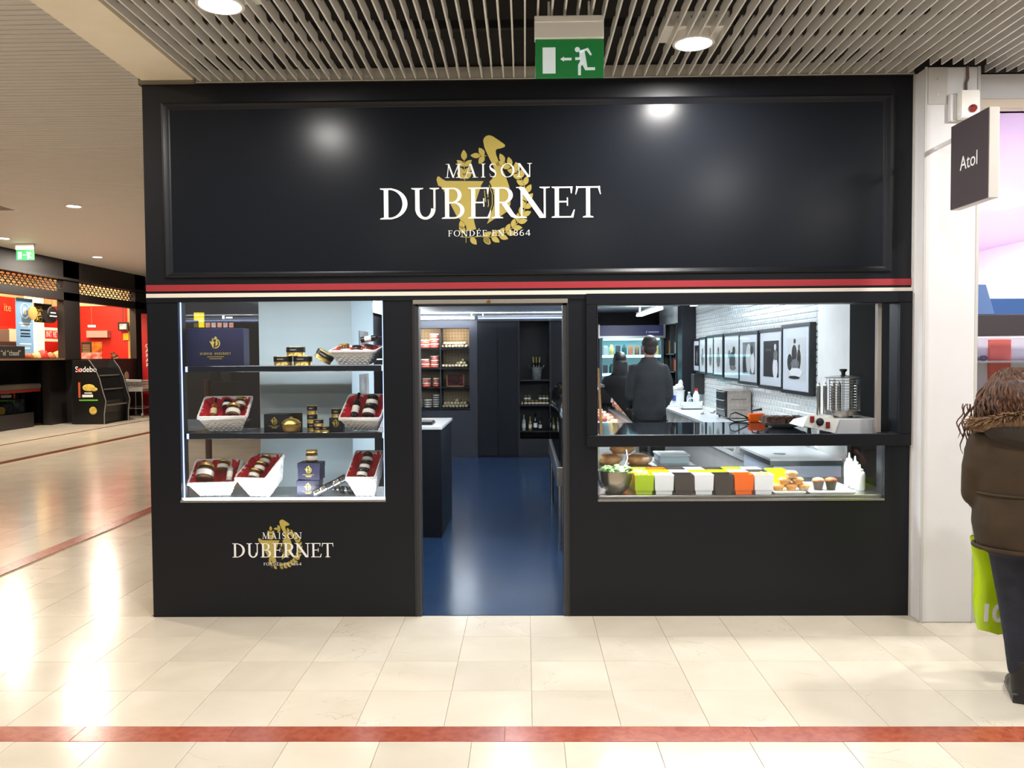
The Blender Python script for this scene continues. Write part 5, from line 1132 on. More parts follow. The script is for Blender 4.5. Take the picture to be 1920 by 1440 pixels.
MB().tube([(-0.06, 0, 0.09), (-0.05, 0, 0.13), (0.0, 0, 0.14), (0.03, 0, 0.1)], 0.008, 6).build('handle', WHITEG, cy, smooth=60)
MB().lathe([(0.016, 0), (0.016, 0.075), (0.008, 0.09)], 12, c=(-0.16, -0.02, 0)).build('cup', WHITEG, cy)
def utensil(x, y, rz, label):
    t = thing('serving_utensil', label, 'utensil', (x, y, ZT), rz)
    MB().ell((0, 0, 0.012), (0.035, 0.022, 0.012)).build('bowl', STEEL, t, smooth=60); MB().tube([(0.03, 0, 0.015), (0.09, 0, 0.05), (0.15, 0, 0.08)], 0.005, 6).build('handle', STEEL, t, smooth=60)
utensil(2.15, 4.35, 2.5, 'steel ladle lying on the table before the oven'); utensil(2.2, 4.5, 0.7, 'steel spoon lying beside the ladle before the oven'); utensil(2.0, 4.2, 1.2, 'steel spoon alone near the front edge of the table')
ov = thing('steel_oven', 'boxy steel toaster oven with dark door on the white table', 'oven', (2.085, 3.43, ZT))
MB().box(0.01, 0.255, 0, 0.45, 0.015, 0.30).build('body', mat('oven_steel', (186, 174, 164), 0.3, metal=0.8, noise=(30, (166, 154, 146))), ov, bevel=0.003)
MB().box(0.0, 0.01, 0.0, 0.45, 0.02, 0.295).build('front', BLACK, ov)
for z in (0.02, 0.115, 0.205): MB().box(-0.006, 0.0, 0.03, 0.42, z+0.01, z+0.075).build('door', mat('oven_door', (44, 42, 40), 0.2), ov); MB().tube([(-0.01, 0.06, z+0.08), (-0.03, 0.06, z+0.08), (-0.03, 0.38, z+0.08), (-0.01, 0.38, z+0.08)], 0.005, 6).build('handle', STEEL, ov)
for z in (0.09, 0.20): MB().box(0.05, 0.21, -0.003, 0.001, z, z+0.014).build('vent_slot', mat('slot_dark', (120, 112, 106), 0.5), ov)
for x in (0.03, 0.23):
    for y in (0.03, 0.42): MB().cyl((x, y, 0), (x, y, 0.02), 0.012).build('foot', BLACK, ov)
p = atX(1314, 718, 2.3)
sp = thing('wall_speaker', 'black box speaker fixed to the tiled wall under the pictures', 'speaker', (2.36, 5.75, 1.12))
MB().box(-0.13, 0, 0, 0.22, 0, 0.27).build('cabinet', BLACK, sp, bevel=0.006); MB().box(-0.134, -0.13, 0.015, 0.205, 0.015, 0.255).build('grille', mat('grille_cloth', (26, 26, 28), 0.9), sp)
# ------------------------------------------------------------------ bench with bread bags and scale
bn = thing('prep_bench', 'steel prep bench behind the food containers', 'bench', (0.5, 0.86, 0))
MB().box(0, 0.75, 0, 0.55, 0.80, 0.835).build('top', STEEL, bn, bevel=0.003)
for x in (0.02, 0.7):
    for y in (0.03, 0.48): MB().box(x, x+0.03, y, y+0.03, 0, 0.8).build('leg', STEEL, bn)
BREAD = mat('bread_crust', (196, 140, 84), 0.45, noise=(12, (226, 184, 130)))
WRAP = glass_mat('cellophane', (245, 240, 230), 1.4, 0.12)
for k, (x, y, z, l) in enumerate(((0.62, 0.98, 0.835, 'bagged bread loaf at the bottom nearest the deli case'), (0.84, 0.97, 0.835, 'bagged bread loaf at the bottom next to the scale'), (0.72, 0.99, 0.915, 'bagged bread loaf lying on top of the others'))):
    t = thing('bread_loaf', l, 'bread', (x, y, z), 0.3*k)
    MB().loft([(0, 0, 0.002, 0.07, 0.06), (0, 0, 0.03, 0.1, 0.085), (0, 0, 0.055, 0.095, 0.08), (0, 0, 0.075, 0.05, 0.04)], n=14).build('loaf', BREAD, t, smooth=60)
    MB().loft([(0, 0, 0.001, 0.075, 0.065), (0, 0, 0.03, 0.106, 0.09), (0.01, 0, 0.058, 0.1, 0.084), (0.02, 0, 0.085, 0.055, 0.03)], n=11).build('bag', WRAP, t)
sl = thing('kitchen_scale', 'white kitchen scale with paper on the prep bench', 'scale', (1.10, 1.02, 0.835))
MB().box(-0.10, 0.12, -0.03, 0.25, 0, 0.05).build('body', mat('scale_grey', (176, 196, 202), 0.4), sl, bevel=0.006); MB().box(-0.11, 0.13, -0.02, 0.24, 0.05, 0.065).build('plate', mat('scale_plate', (206, 220, 222), 0.3), sl, bevel=0.003); MB().box(-0.08, 0.1, 0.0, 0.2, 0.065, 0.068).build('paper', WHITEL, sl)
# ================================================================== FRIDGE AND SIDE RACK
CYAN = mat('fridge_light', (170, 235, 245), 0.5, emit=5.0, ecol=(150, 232, 245)); FBLUE = mat('fridge_blue', (30, 32, 92), 0.35)
fr = thing('drinks_fridge', 'tall open drinks fridge with dark blue canopy at the back of the shop', 'fridge', (1.14, 7.5, 0))
MB().box(0, 0.04, 0, 0.65, 0.05, 1.95).box(0.94, 0.98, 0, 0.65, 0.05, 1.95).box(0, 0.98, 0.6, 0.65, 0.05, 1.95).box(0, 0.98, 0, 0.65, 0.05, 0.45).build('cabinet', mat('fridge_grey', (70, 84, 92), 0.4), fr)
MB().box(-0.01, 0.99, -0.03, 0.65, 1.935, 2.10).build('canopy', FBLUE, fr, bevel=0.004)
MB().box(-0.02, 0.0, -0.04, 0.0, 1.9, 2.11).box(0.97, 1.0, -0.04, 0.0, 1.9, 2.11).box(0, 0.98, -0.035, 0.0, 1.905, 1.935).build('trim_bar', STEEL, fr)
text('lettering', 'mamma', 0.055, LETTER, fr, (0.80, -0.032, 1.99)) if False else MB().prism([(0.70, 1.975), (0.715, 1.975), (0.725, 2.01), (0.71, 2.01)], 'y', -0.033, -0.03).build('logo_mark', LETTER, fr)
MB().box(0.74, 0.9, -0.033, -0.03, 1.985, 2.0).build('logo_bar', LETTER, fr)
for z in (0.75, 1.05, 1.36, 1.64):
    MB().box(0.04, 0.94, 0.06, 0.6, z-0.012, z).build('shelf', STEEL, fr); MB().box(0.04, 0.94, 0.05, 0.06, z-0.035, z+0.004).build('shelf_light', CYAN if z > 1.3 else mat('shelf_dim', (120, 170, 180), 0.5, emit=0.7), fr)
MB().box(0.06, 0.92, 0.03, 0.05, 1.87, 1.9).build('top_light', CYAN, fr)
MB().box(0.05, 0.93, 0.585, 0.6, 0.45, 1.9).build('lit_back', mat('fridge_back', (150, 210, 220), 0.5, emit=0.35), fr)
area('fridge_light', (1.63, 7.62, 1.88), 0.8, 0.1, 5, (0.6, 0.95, 1.0))
PKG = [(196, 120, 84), (60, 60, 70), (220, 224, 226), (130, 90, 60), (40, 70, 70), (226, 196, 120), (90, 30, 40)]
pk = {}
for zi, z in enumerate((1.05, 1.36, 1.64)):
    for k in range(9):
        c_ = (k*3+zi) % 7; key = (c_, k % 2)
        if key not in pk:
            pk[key] = MB().lathe([(0.03, 0), (0.036, 0.004), (0.036, 0.1), (0.02, 0.125), (0.02, 0.145)], 12).mesh('pack', mat('pack_%d' % c_, PKG[c_], 0.4), smooth=40) if k % 2 else MB().box(-0.036, 0.036, -0.03, 0.03, 0, 0.13).mesh('pack', mat('pack_%d' % c_, PKG[c_], 0.4), bevel=0.006)
        o = bpy.data.objects.new('fridge_pack', pk[key]); COL.objects.link(o); o.location = (1.14+0.1+0.098*k, 7.65, z); o.scale = (1, 1, 1.15 if zi == 2 else 1.0)
        tag(o, '%s food %s standing on the %s lit fridge shelf' % (('terracotta', 'charcoal', 'white', 'brown', 'dark teal', 'yellow', 'maroon')[c_], ('carton', 'pot')[k % 2], ('lowest', 'middle', 'top')[zi]), 'pack', 'packs on the %s fridge shelf' % ('lowest', 'middle', 'top')[zi])
rkx = thing('side_rack', 'dark side rack with orange and gold packs beside the fridge', 'rack', (2.36, 6.72, 0))
MB().box(-0.2, 0, 0, 0.02, 0, 2.1).box(-0.2, 0, 1.38, 1.4, 0, 2.1).box(-0.03, 0, 0, 1.4, 0, 2.1).box(-0.2, 0, 0.46, 0.475, 0.9, 2.1).box(-0.2, 0, 0.92, 0.935, 0.9, 2.1).build('carcass', mat('rack_black', (18, 20, 26), 0.5), rkx)
MB().box(-0.21, 0, 0, 1.4, 2.1, 2.33).build('valance', WHITE, rkx)
for z in (0.6, 1.0, 1.40, 1.66): MB().box(-0.22, -0.03, 0.02, 1.38, z-0.015, z).build('shelf', NAVYIN, rkx)
PKC = [(206, 130, 60), (220, 170, 90), (176, 30, 30), (226, 206, 170), (40, 40, 44)]
for zi, z in enumerate((1.40, 1.66)):
    for k in range(7):
        c_ = (k+2*zi) % 5
        o = MB().box(-0.05, 0.05, -0.06, 0.06, 0, 0.2-0.03*(k % 2)).build('snack_pack', mat('snack_%d' % c_, PKC[c_], 0.4), bevel=0.006, loc=(2.25, 6.72+(0.10, 0.24, 0.38, 0.58, 0.80, 1.04, 1.26)[k], z))
        tag(o, '%s snack pack on the %s shelf of the dark side rack' % (('orange', 'gold', 'red', 'cream', 'black')[c_], ('lower', 'upper')[zi]), 'pack', 'packs on the %s side rack shelf' % ('lower', 'upper')[zi])
# ================================================================== RED KIOSK ACROSS THE CORRIDOR
KX = -11.4
DARKK = mat('kiosk_black', (30, 26, 25), 0.5); KRED = mat('kiosk_red', (206, 40, 26), 0.5); KCREAM = mat('kiosk_cream', (240, 214, 160), 0.6)
struct(MB().box(-16, -2.4, 24, 24.1, 0, 4.2).build('wall_far', mat('far_brown', (52, 42, 38), 0.7)))
struct(MB().box(-16.1, -16, -6, 24, 0, 4.2).build('wall_mall_left', mat('mall_beige', (176, 156, 128), 0.7)))
ks = thing('food_kiosk', 'black framed red snack kiosk with lattice grilles across the mall', 'kiosk', (KX, 12.7, 0))
def kbox(y0, y1, z0, z1, name, m, x0=-0.18, x1=0.0, bevel=None): return MB().box(x0, x1, y0-12.7, y1-12.7, z0, z1).build(name, m, ks, bevel=bevel)
kbox(8.0, 19.6, 3.64, 4.1, 'fascia', DARKK); kbox(8.0, 19.6, 3.1, 3.3, 'lower_beam', DARKK); kbox(8.0, 19.6, 3.60, 3.66, 'cornice', DARKK, -0.2, 0.06)
kbox(15.16, 15.88, 1.64, 4.1, 'post', DARKK); kbox(15.16, 15.88, 0, 1.64, 'post_foot', DARKK, -0.6, -0.4); kbox(18.92, 19.55, 0, 4.1, 'post', DARKK)
kbox(15.88, 18.95, 0, 1.64, 'counter_front', DARKK, -0.2, 0.0)
kbox(8.0, 15.9, 0, 1.62, 'counter_front', DARKK, -1.6, -1.15); kbox(8.0, 15.9, 1.62, 1.66, 'counter_top', mat('counter_brown', (110, 84, 66), 0.3), -1.6, -0.02)
kbox(15.88, 15.95, 0, 1.64, 'end_panel', DARKK, -1.3, -0.02)
for a, b in ((9.0, 15.16), (15.88, 18.92)):
    g = MB(); n = int((b-a)/0.2)
    for k in range(n+1):
        y = a+(b-a)*k/n-12.7
        for dy in (-1, 1):
            y2 = y+dy*0.2
            if a-12.7-0.01 <= y2 <= b-12.7+0.01:
                g.tube([(-0.09, y, 3.3), (-0.09, y2, 3.47)], 0.014, 4); g.tube([(-0.09, y2, 3.47), (-0.09, y, 3.64)], 0.014, 4)
    for z in (3.36, 3.42, 3.47, 3.53, 3.59): g.tube([(-0.09, a-12.7, z), (-0.09, b-12.7, z)], 0.009, 4)
    g.build('lattice_grille', DARKK, ks)
kbox(8.0, 24.0, 0, 4.0, 'back_wall', KRED, -3.3, -3.2); kbox(8.0, 19.2, 3.4, 4.0, 'cream_band', KCREAM, -3.2, -3.18)
kbox(19.2, 19.6, 0, 4.0, 'side_wall', KRED, -3.2, -0.38); kbox(19.2, 19.6, 0, 4.0, 'side_wall', mat('wall_cream_drip', (232, 206, 150), 0.6, noise=(1.2, (190, 140, 70), (4, 1, 0.6))), -0.38, -0.18); kbox(19.17, 19.2, 3.2, 4.0, 'cream_band', KCREAM, -3.2, -0.2); kbox(8.0, 19.6, 3.98, 4.05, 'kiosk_ceiling', KCREAM, -3.3, -0.18)
kbox(16.2, 18.6, 0, 2.55, 'red_partition', mat('kiosk_red_light', (206, 40, 26), 0.5), -2.9, -2.8)
for yk in (12.2, 14.2, 17.4):  # lamps added to brighten the wall seen through the lattice
    tt = thing('kiosk_fill_tube', 'bright tube lamp added behind the kiosk lattice', 'lamp', (KX-0.5, yk, 3.86), group='added tubes behind the kiosk lattice')
    MB().cyl((0, -0.6, 0), (0, 0.6, 0), 0.02, n=8).build('tube', GLOW, tt); MB().box(-0.03, 0.03, -0.62, 0.62, 0.02, 0.13).build('holder', WHITE, tt)
    area('lattice_fill', (-0.03, 0, 0), 0.05, 1.2, 45, (1.0, 0.84, 0.6), (0, PI/2+0.25, 0), parent=tt)
area('kiosk_light', (KX-1.3, 13.0, 3.9), 1.2, 5.0, 210, (1.0, 0.74, 0.44)); area('kiosk_light', (KX-1.0, 17.4, 3.9), 0.8, 2.4, 110, (1.0, 0.80, 0.6))
def kplate(px0, px1, py0, py1, X_, name, m, label, cat, th=0.03, top=True, parent=None):
    a, b = atX(px0, py1, X_), atX(px1, py0, X_)
    o = MB().box(0, th, 0, b.y-a.y, 0, b.z-a.z).build(name, m, bevel=0.002, loc=(X_-th, a.y, a.z))
    return tag(o, label, cat)
def yplate(px0, px1, py0, py1, Y_, name, m, label, cat, th=0.03):
    a, b = atY(px0, py1, Y_), atY(px1, py0, Y_)
    return tag(MB().box(0, b.x-a.x, 0, th, 0, b.z-a.z).build(name, m, bevel=0.002, loc=(a.x, Y_, a.z)), label, cat)
bb = thing('blue_banner', 'tall pale blue banner with a white ring hanging in the kiosk', 'banner', (-11.55, atX(31, 600, -11.55).y, 1.78))
bw_ = atX(62, 600, -11.55).y-atX(31, 600, -11.55).y
MB().box(-0.02, 0, 0, bw_, 0, 1.27).build('cloth', mat('banner_blue', (120, 164, 204), 0.6), bb)
MB().tube([(0.004, bw_*0.5+0.17*math.cos(a*PI/12), 0.98+0.17*math.sin(a*PI/12)) for a in range(24)], 0.01, 5, closed=True).build('ring', LETTER, bb)
for a in (-1, 1): MB().box(0.0, 0.006, bw_*0.5+a*0.035-0.022, bw_*0.5+a*0.035+0.022, 0.9, 1.06).build('fork_mark', LETTER, bb)
for z, wd, m_ in ((0.68, 0.7, WHITEL), (0.62, 0.5, WHITEL), (0.52, 0.6, DARKK), (0.44, 0.55, DARKK), (0.38, 0.6, DARKK), (0.2, 0.7, WHITEL), (0.1, 0.5, WHITEL)): MB().box(0.0, 0.004, bw_*(0.5-wd/2), bw_*(0.5+wd/2), z, z+0.03).build('print_line', m_, bb)
lc = thing('lit_column', 'glowing white column beside the blue banner in the kiosk', 'column light', (-12.6, atX(66, 600, -12.6).y, 1.66))
wd = atX(84, 600, -12.6).y-atX(66, 600, -12.6).y
MB().box(-0.3, 0, 0, wd, 0, 1.75).build('shade', mat('warm_glow', (255, 226, 170), 0.6, emit=2.6, ecol=(255, 214, 150)), lc, bevel=0.04)
MB().box(-0.33, 0.03, -0.03, wd+0.03, -0.04, 0).build('foot', WHITE, lc)
def disc(px, py, r, X_, m, label, name='round_sign', words=None):
    q = atX(px, py, X_); t = thing(name, label, 'sign', (X_, q.y, q.z))
    MB().lathe([(r, 0), (r, 0.03), (r-0.01, 0.035), (0.0001, 0.035)], 28, M=RY(PI/2)).build('disc', m, t, smooth=30)
    MB().cyl((0.015, 0, r), (0.015, 0, 3.12-q.z), 0.004, n=5).build('wire', STEEL, t)
    if words:
        for i, wv in enumerate(words): MB().box(0.035, 0.038, -wv, wv, 0.03-0.08*i, 0.055-0.08*i).build('print_line', LETTER, t)
    return t
disc(60, 587, 0.16, -11.46, mat('disc_gold', (206, 164, 96), 0.4), 'golden round photo sign hanging in the kiosk window')
disc(97, 590, 0.195, -11.44, mat('disc_black', (26, 22, 22), 0.4), 'black round hanging sign with white writing in the kiosk window', words=(0.11, 0.15))
bs = kplate(66, 97, 571, 604, -11.7, 'square_sign', DARKK, 'black square sign with yellow capitals behind the round signs', 'sign')
for i, wv in enumerate(('SOR', 'SA', 'ACI')): text('lettering', wv, 0.15, mat('sign_yellow', (226, 180, 60), 0.5), bs, (0.032, 0.17, 0.33-0.13*i), (PI/2, 0, PI/2))
o = text('wall_letters', 'ite', 0.32, mat('letters_cream', (226, 186, 130), 0.5)); q = atX(14, 577, -14.55); o.location = (-14.55, q.y, q.z); o.rotation_euler = (PI/2, 0, PI/2); tag(o, 'cream letters ite on the red kiosk wall', 'lettering')
st_ = kplate(84, 124, 616, 640, -13.5, 'strip_sign', WHITEL, 'white strip sign with red band in the kiosk', 'sign')
a_, b_ = atX(84, 640, -13.5), atX(124, 616, -13.5)
MB().box(0.03, 0.034, 0.02, b_.y-a_.y, 0.08, b_.z-a_.z-0.08).build('red_band', KRED, st_); text('lettering', 'INT RETRA', 0.24, LETTER, st_, (0.036, (b_.y-a_.y)*0.45, (b_.z-a_.z)*0.5), (PI/2, 0, PI/2), sx=0.72)
kplate(0, 17, 618, 640, -13.6, 'wall_board', mat('board_grey', (96, 84, 78), 0.5), 'dark grey wall board at the edge of the kiosk', 'board'); kplate(18, 32, 617, 640, -13.6, 'wall_board', mat('board_pink', (236, 186, 170), 0.5), 'pink wall board beside the blue banner', 'board')
kplate(0, 31, 641, 653, -13.5, 'dark_shelf', DARKK, 'black equipment shelf behind the kiosk counter', 'shelf', 0.3)
cs = thing('counter_sign', 'black counter sign with grey writing chaud on the kiosk counter', 'sign', (-11.42, atX(0, 660, -11.42).y-0.4, 1.66))
yy = atX(47, 660, -11.42).y-cs.location.y
MB().box(-0.1, 0, 0, yy, 0, 0.28).build('panel', DARKK, cs, bevel=0.004); text('lettering', '“el “chaud”', 0.17, mat('sign_grey', (150, 150, 140), 0.5), cs, (0.003, yy-0.52, 0.12), (PI/2, 0, PI/2), sx=0.9)
for k in range(6):
    q = atX(52+14*k, 668, -11.8); t = tag(MB().lathe([(0.11, 0), (0.13, 0.03), (0.09, 0.12+0.03*(k % 3)), (0.0001, 0.16+0.03*(k % 3))], 12).build('snack_heap', mat('snackh_%d' % (k % 3), [(170, 90, 50), (226, 190, 130), (190, 40, 30)][k % 3], 0.5, bump=(20, 0.5)), smooth=60, loc=(-11.8, q.y, 1.660)), 'heap of snacks under warm light on the kiosk counter', 'food', 'snack heaps on the kiosk counter')
# right bay
tv = yplate(221, 240, 604, 620, 19.05, 'television', BLACK, 'small television hung in the kiosk', 'television', 0.06); MB().box(0.05, 0.26, -0.004, 0.0, 0.04, 0.2).build('picture', mat('tv_white', (210, 210, 200), 0.3, emit=0.6, noise=(4, (40, 40, 40))), tv); MB().cyl((0.15, 0.03, 0.2), (0.15, 0.03, 3.99-tv.location.z), 0.012, n=6).build('pole', STEEL, tv)
yplate(162, 201, 620, 633, 19.0, 'air_unit', mat('silver_panel', (206, 196, 186), 0.3, metal=0.3), 'silver air unit on the red kiosk wall', 'unit', 0.2)
mb_ = yplate(153, 172, 641, 672, 16.6, 'menu_board', DARKK, 'black menu board with lines of print in the kiosk window', 'menu')
for k in range(6): MB().box(0.03, 0.23, -0.003, 0.0, 0.12+0.045*k, 0.135+0.045*k).build('print_line', mat('menu_tan', (186, 150, 100), 0.5), mb_)
yplate(172, 191, 641, 661, 16.6, 'food_poster', mat('poster_orange', (226, 130, 40), 0.4, noise=(8, (150, 60, 20))), 'orange food poster in the kiosk window', 'poster')
yplate(153, 191, 661, 673, 16.5, 'food_poster', mat('poster_white', (230, 190, 170), 0.4, noise=(6, (206, 70, 50))), 'pale red food poster at the foot of the menu board', 'poster')
yplate(231, 241, 625, 638, 19.17, 'yellow_notice', mat('notice_yellow', (250, 190, 30), 0.5), 'yellow notice on the kiosk wall under the television', 'notice'); yplate(243, 248, 619, 628, 19.17, 'green_notice', GREEN, 'small green notice beside the yellow notice', 'notice')
lp = yplate(165, 178, 610, 613, 18.0, 'tube_lamp', GLOW, 'small bright hanging lamp before the red kiosk wall', 'lamp'); MB().cyl((0.1, 0.015, 0.03), (0.1, 0.015, 1.45), 0.006, n=5).build('wire', STEEL, lp)
# kiosk worker: only hair and head show over the counter
# open chiller of the kiosk
sd = thing('chilled_merchandiser', 'black open chiller with curved side panel and white wordmark by the kiosk', 'chiller', (0, 15.3, 0))
prof = [atY(x, y, 15.3) for x, y in ((140, 791), (196, 791), (196, 775), (199, 752), (193, 733), (187, 710), (178, 690), (167, 675), (142, 675))]
pp = [(v.x, max(v.z, 0.0)) for v in prof]; pp[0] = (pp[0][0], 0); pp[1] = (pp[1][0], 0)
MB().prism(pp, 'y', 0, 0.06).build('side_panel', mat('chiller_black', (20, 18, 18), 0.3), sd); MB().prism(pp, 'y', 1.24, 1.30).build('side_panel', mat('chiller_black', (20, 18, 18), 0.3), sd)
MB().prism([(max(x-0.12, -11.39), z) for x, z in pp], 'y', 0.06, 1.24).build('body', BLACK, sd)
EDG = mat('chiller_edge', (150, 146, 140), 0.4, metal=0.5)
for y0 in (-0.01, 1.24): MB().tube([(x, y0, z) for x, z in pp[1:8]], 0.012, 5).build('edge_strip', EDG, sd)
for z in (0.45, 0.85, 1.2): MB().box(pp[3][0]-0.35, pp[3][0]-0.06-(z-0.4)*0.25, 0.06, 1.24, z, z+0.03).build('shelf', EDG, sd)
q = atY(161, 693, 15.29)
text('lettering', 'Sødebo', 0.2, LETTER, sd, (q.x, -0.006, q.z), sx=0.9); MB().lathe([(0.05, 0), (0.05, 0.004), (0.03, 0.004), (0.03, 0)], 14, c=(0, 0, 0), M=T(q.x-0.17, -0.01, q.z-0.015) @ RX(PI/2), cap=False).build('red_ring', KRED, sd)
def sdp(px0, px1, py0, py1, m, name='print'):
    a, b = atY(px0, py1, 15.29), atY(px1, py0, 15.29); MB().box(a.x, b.x, -0.005, 0.0, a.z, b.z).build(name, m, sd)
YEL = mat('crisp_yellow', (220, 196, 90), 0.5, noise=(14, (180, 150, 60)))
q = atY(166, 727, 15.29); MB().ell((q.x, -0.002, q.z), (0.16, 0.006, 0.09), 14, 8).ell((q.x+0.13, -0.002, q.z-0.04), (0.09, 0.006, 0.05), 12, 8).build('crisp_print', YEL, sd)
q = atY(174, 770, 15.29); MB().ell((q.x, -0.002, q.z), (0.1, 0.006, 0.1), 9, 6).build('crisp_print', YEL, sd)
sdp(147, 150, 717, 746, mat('print_orange', (196, 90, 50), 0.5)); sdp(148, 183, 749, 752, mat('print_green', (90, 170, 50), 0.5)); sdp(154, 174, 740, 745, WHITEL); sdp(158, 172, 736, 738, WHITEL)
for x, y, w_, h_ in ((216, 698, 7, 16), (238, 705, 5, 9), (222, 739, 4, 10)):
    q = atX(x, y, KX+0.01); t = MB().lathe([(1, 0), (1, 0.012), (0.0001, 0.013)], 20, M=RY(PI/2)).build('counter_medallion', mat('medallion_cream', (206, 190, 160), 0.5, noise=(6, (150, 110, 70))), smooth=30, loc=(KX+0.001, q.y, q.z)); t.scale = (1, w_*0.0145*1.6, h_*0.0145)
    tag(t, ['large oval cream medallion on the kiosk front', 'small oval cream medallion beside the trolley', 'low oval cream medallion beside the chiller'][[216, 238, 222].index(x)], 'medallion')
# low glass fridge
lf = thing('glass_chest', 'low black glass chest cooler with red rim before the kiosk', 'cooler', (-11.95, 12.0, 0))
MB().box(-0.55, 0, 0, 2.7, 0, 0.36).build('base', DARKK, lf, bevel=0.01); MB().box(-0.58, 0.12, -0.1, 2.8, 0.86, 0.93).build('red_rim', mat('rim_red', (130, 30, 26), 0.4), lf, bevel=0.01); MB().box(-0.58, 0.13, -0.1, 2.82, 0.93, 1.06).build('top_rail', mat('rail_smoke', (88, 84, 82), 0.25), lf, bevel=0.02)
MB().box(-0.53, -0.02, 0.02, 2.68, 0.36, 0.86).build('glass', SMOKE, lf); MB().box(-0.52, -0.42, 0.04, 2.66, 0.36, 0.84).build('red_lining', mat('lining_red', (96, 22, 20), 0.5), lf)
for k, y in enumerate((13.3, 13.9, 14.3)): tag(MB().box(-0.1, 0.1, -0.2, 0.2, 0, 0.16+0.08*k).build('food_pack', mat('pack_white_%d' % (k % 2), [(214, 190, 180), (140, 140, 136)][k % 2], 0.4, noise=(8, (120, 90, 80))), bevel=0.02, loc=(-12.15, y, 0.362)), 'wrapped food pack inside the low glass cooler', 'pack', 'packs in the low cooler')
# trolley
tr = thing('shopping_trolley', 'grey wire shopping trolley with small castors parked at the kiosk', 'trolley', (-11.0, 18.15, 0), 0.1)
GAL = mat('galvanised', (176, 172, 166), 0.35, metal=0.8); BASK = mat('trolley_grey', (160, 158, 152), 0.45)
W_, L_ = 0.27, 0.5
bk_ = MB()
for z, e in ((0.76, 0.0), (0.84, 0.015), (0.92, 0.03), (1.0, 0.04)): bk_.tube([(-W_-e, -L_-e, z), (W_+e, -L_-e, z), (W_+e, L_+e, z), (-W_-e, L_+e, z)], 0.008 if z < 1 else 0.016, 5, closed=True)
for k in range(14):
    y = -L_+2*L_*k/13
    for sx in (-1, 1): bk_.cyl((sx*W_, y, 0.76), (sx*(W_+0.04), y*1.08, 1.0), 0.005, n=4)
    bk_.cyl((-W_, y, 0.76), (W_, y, 0.76), 0.005, n=4)
for k in range(8):
    x = -W_+2*W_*k/7
    for sy in (-1, 1): bk_.cyl((x, sy*L_, 0.76), (x*1.1, sy*(L_+0.04), 1.0), 0.005, n=4)
bk_.build('wire_basket', BASK, tr)
MB().box(-W_-0.02, W_+0.02, -L_-0.02, L_+0.02, 0.72, 0.8).build('tray_band', BASK, tr)
for sx in (-1, 1):
    for sy in (-1, 1):
        MB().tube([(sx*W_*0.9, sy*L_*0.9, 0.74), (sx*W_, sy*L_, 0.6), (sx*W_, sy*L_, 0.12)], 0.016, 6).build('leg', GAL, tr, smooth=60)
        MB().lathe([(0.02, -0.02), (0.055, -0.018), (0.06, 0), (0.055, 0.018), (0.02, 0.02)], 14, M=T(sx*W_, sy*L_, 0.061) @ RY(PI/2)).build('castor', mat('castor_grey', (150, 150, 148), 0.4), tr, smooth=40)
MB().tube([(-W_, -L_, 0.25), (W_, -L_, 0.25), (W_, L_, 0.25), (-W_, L_, 0.25)], 0.013, 6, closed=True).build('lower_frame', GAL, tr)
MB().tube([(-W_-0.04, -L_-0.06, 1.0), (-W_-0.04, -L_-0.14, 1.04), (W_+0.04, -L_-0.14, 1.04), (W_+0.04, -L_-0.06, 1.0)], 0.014, 6).build('handle', GAL, tr, smooth=60)
# red vertical banner
a, b = atY(268, 745, 18.9), atY(300, 588, 18.9)
rb = thing('red_totem', 'tall red totem sign with pale letters beside the trolley', 'sign', (a.x, 18.9, 0))
MB().box(0, b.x-a.x, 0, 0.12, 0.0, b.z).build('panel', mat('totem_red', (170, 22, 30), 0.4), rb, bevel=0.004)
for k, c_ in enumerate('CARAR'): text('lettering', c_, 0.16, LETTER, rb, (0.16, -0.004, 2.0-0.14*k))
# dark stall seen through the glazed side of the display window
sx_ = thing('dark_stall', 'dark market stall with hanging menu pictures beyond the side glass', 'stall', (-7.35, 11.7, 0))
MB().box(0, 3.6, 0, 1.6, 0, 3.3).build('body', mat('stall_dark', (30, 28, 28), 0.6), sx_); MB().box(-0.05, 3.65, -0.3, 1.65, 3.0, 3.35).build('canopy', mat('stall_canopy', (36, 33, 32), 0.6), sx_)
def stp(px0, px1, py0, py1, m, name):
    a, b = atY(px0, py1, 11.67), atY(px1, py0, 11.67); MB().box(a.x+7.35, b.x+7.35, -0.04, 0.0, a.z, b.z).build(name, m, sx_)
EY = mat('lit_yellow', (236, 226, 30), 0.4, emit=0.9)
stp(364, 371, 586, 601, EY, 'yellow_sign'); stp(373, 382, 586, 614, EY, 'yellow_sign'); stp(364, 373, 606, 614, mat('lit_grey', (130, 130, 60), 0.5), 'yellow_sign')
for k in range(5): stp(386+11*k, 393+11*k, 605, 614, mat('lit_menu_%d' % (k % 2), [(230, 190, 170), (206, 206, 216)][k % 2], 0.4, emit=0.6, noise=(20, (200, 60, 40))), 'menu_picture')
stp(417, 420, 592, 598, mat('lit_white', (250, 250, 245), 0.4, emit=1.5), 'cross_mark'); stp(424, 435, 594, 597, mat('lit_white', (250, 250, 245), 0.4, emit=1.5), 'lit_text')
a = atZ(392, 868, 0)
tag(MB().cyl((a.x, a.y, 0), (a.x, a.y, 1.3), 0.05, n=12).build('barrier_post', mat('post_brown', (90, 66, 50), 0.4)), 'brown barrier post on the mall floor beyond the side glass', 'post')
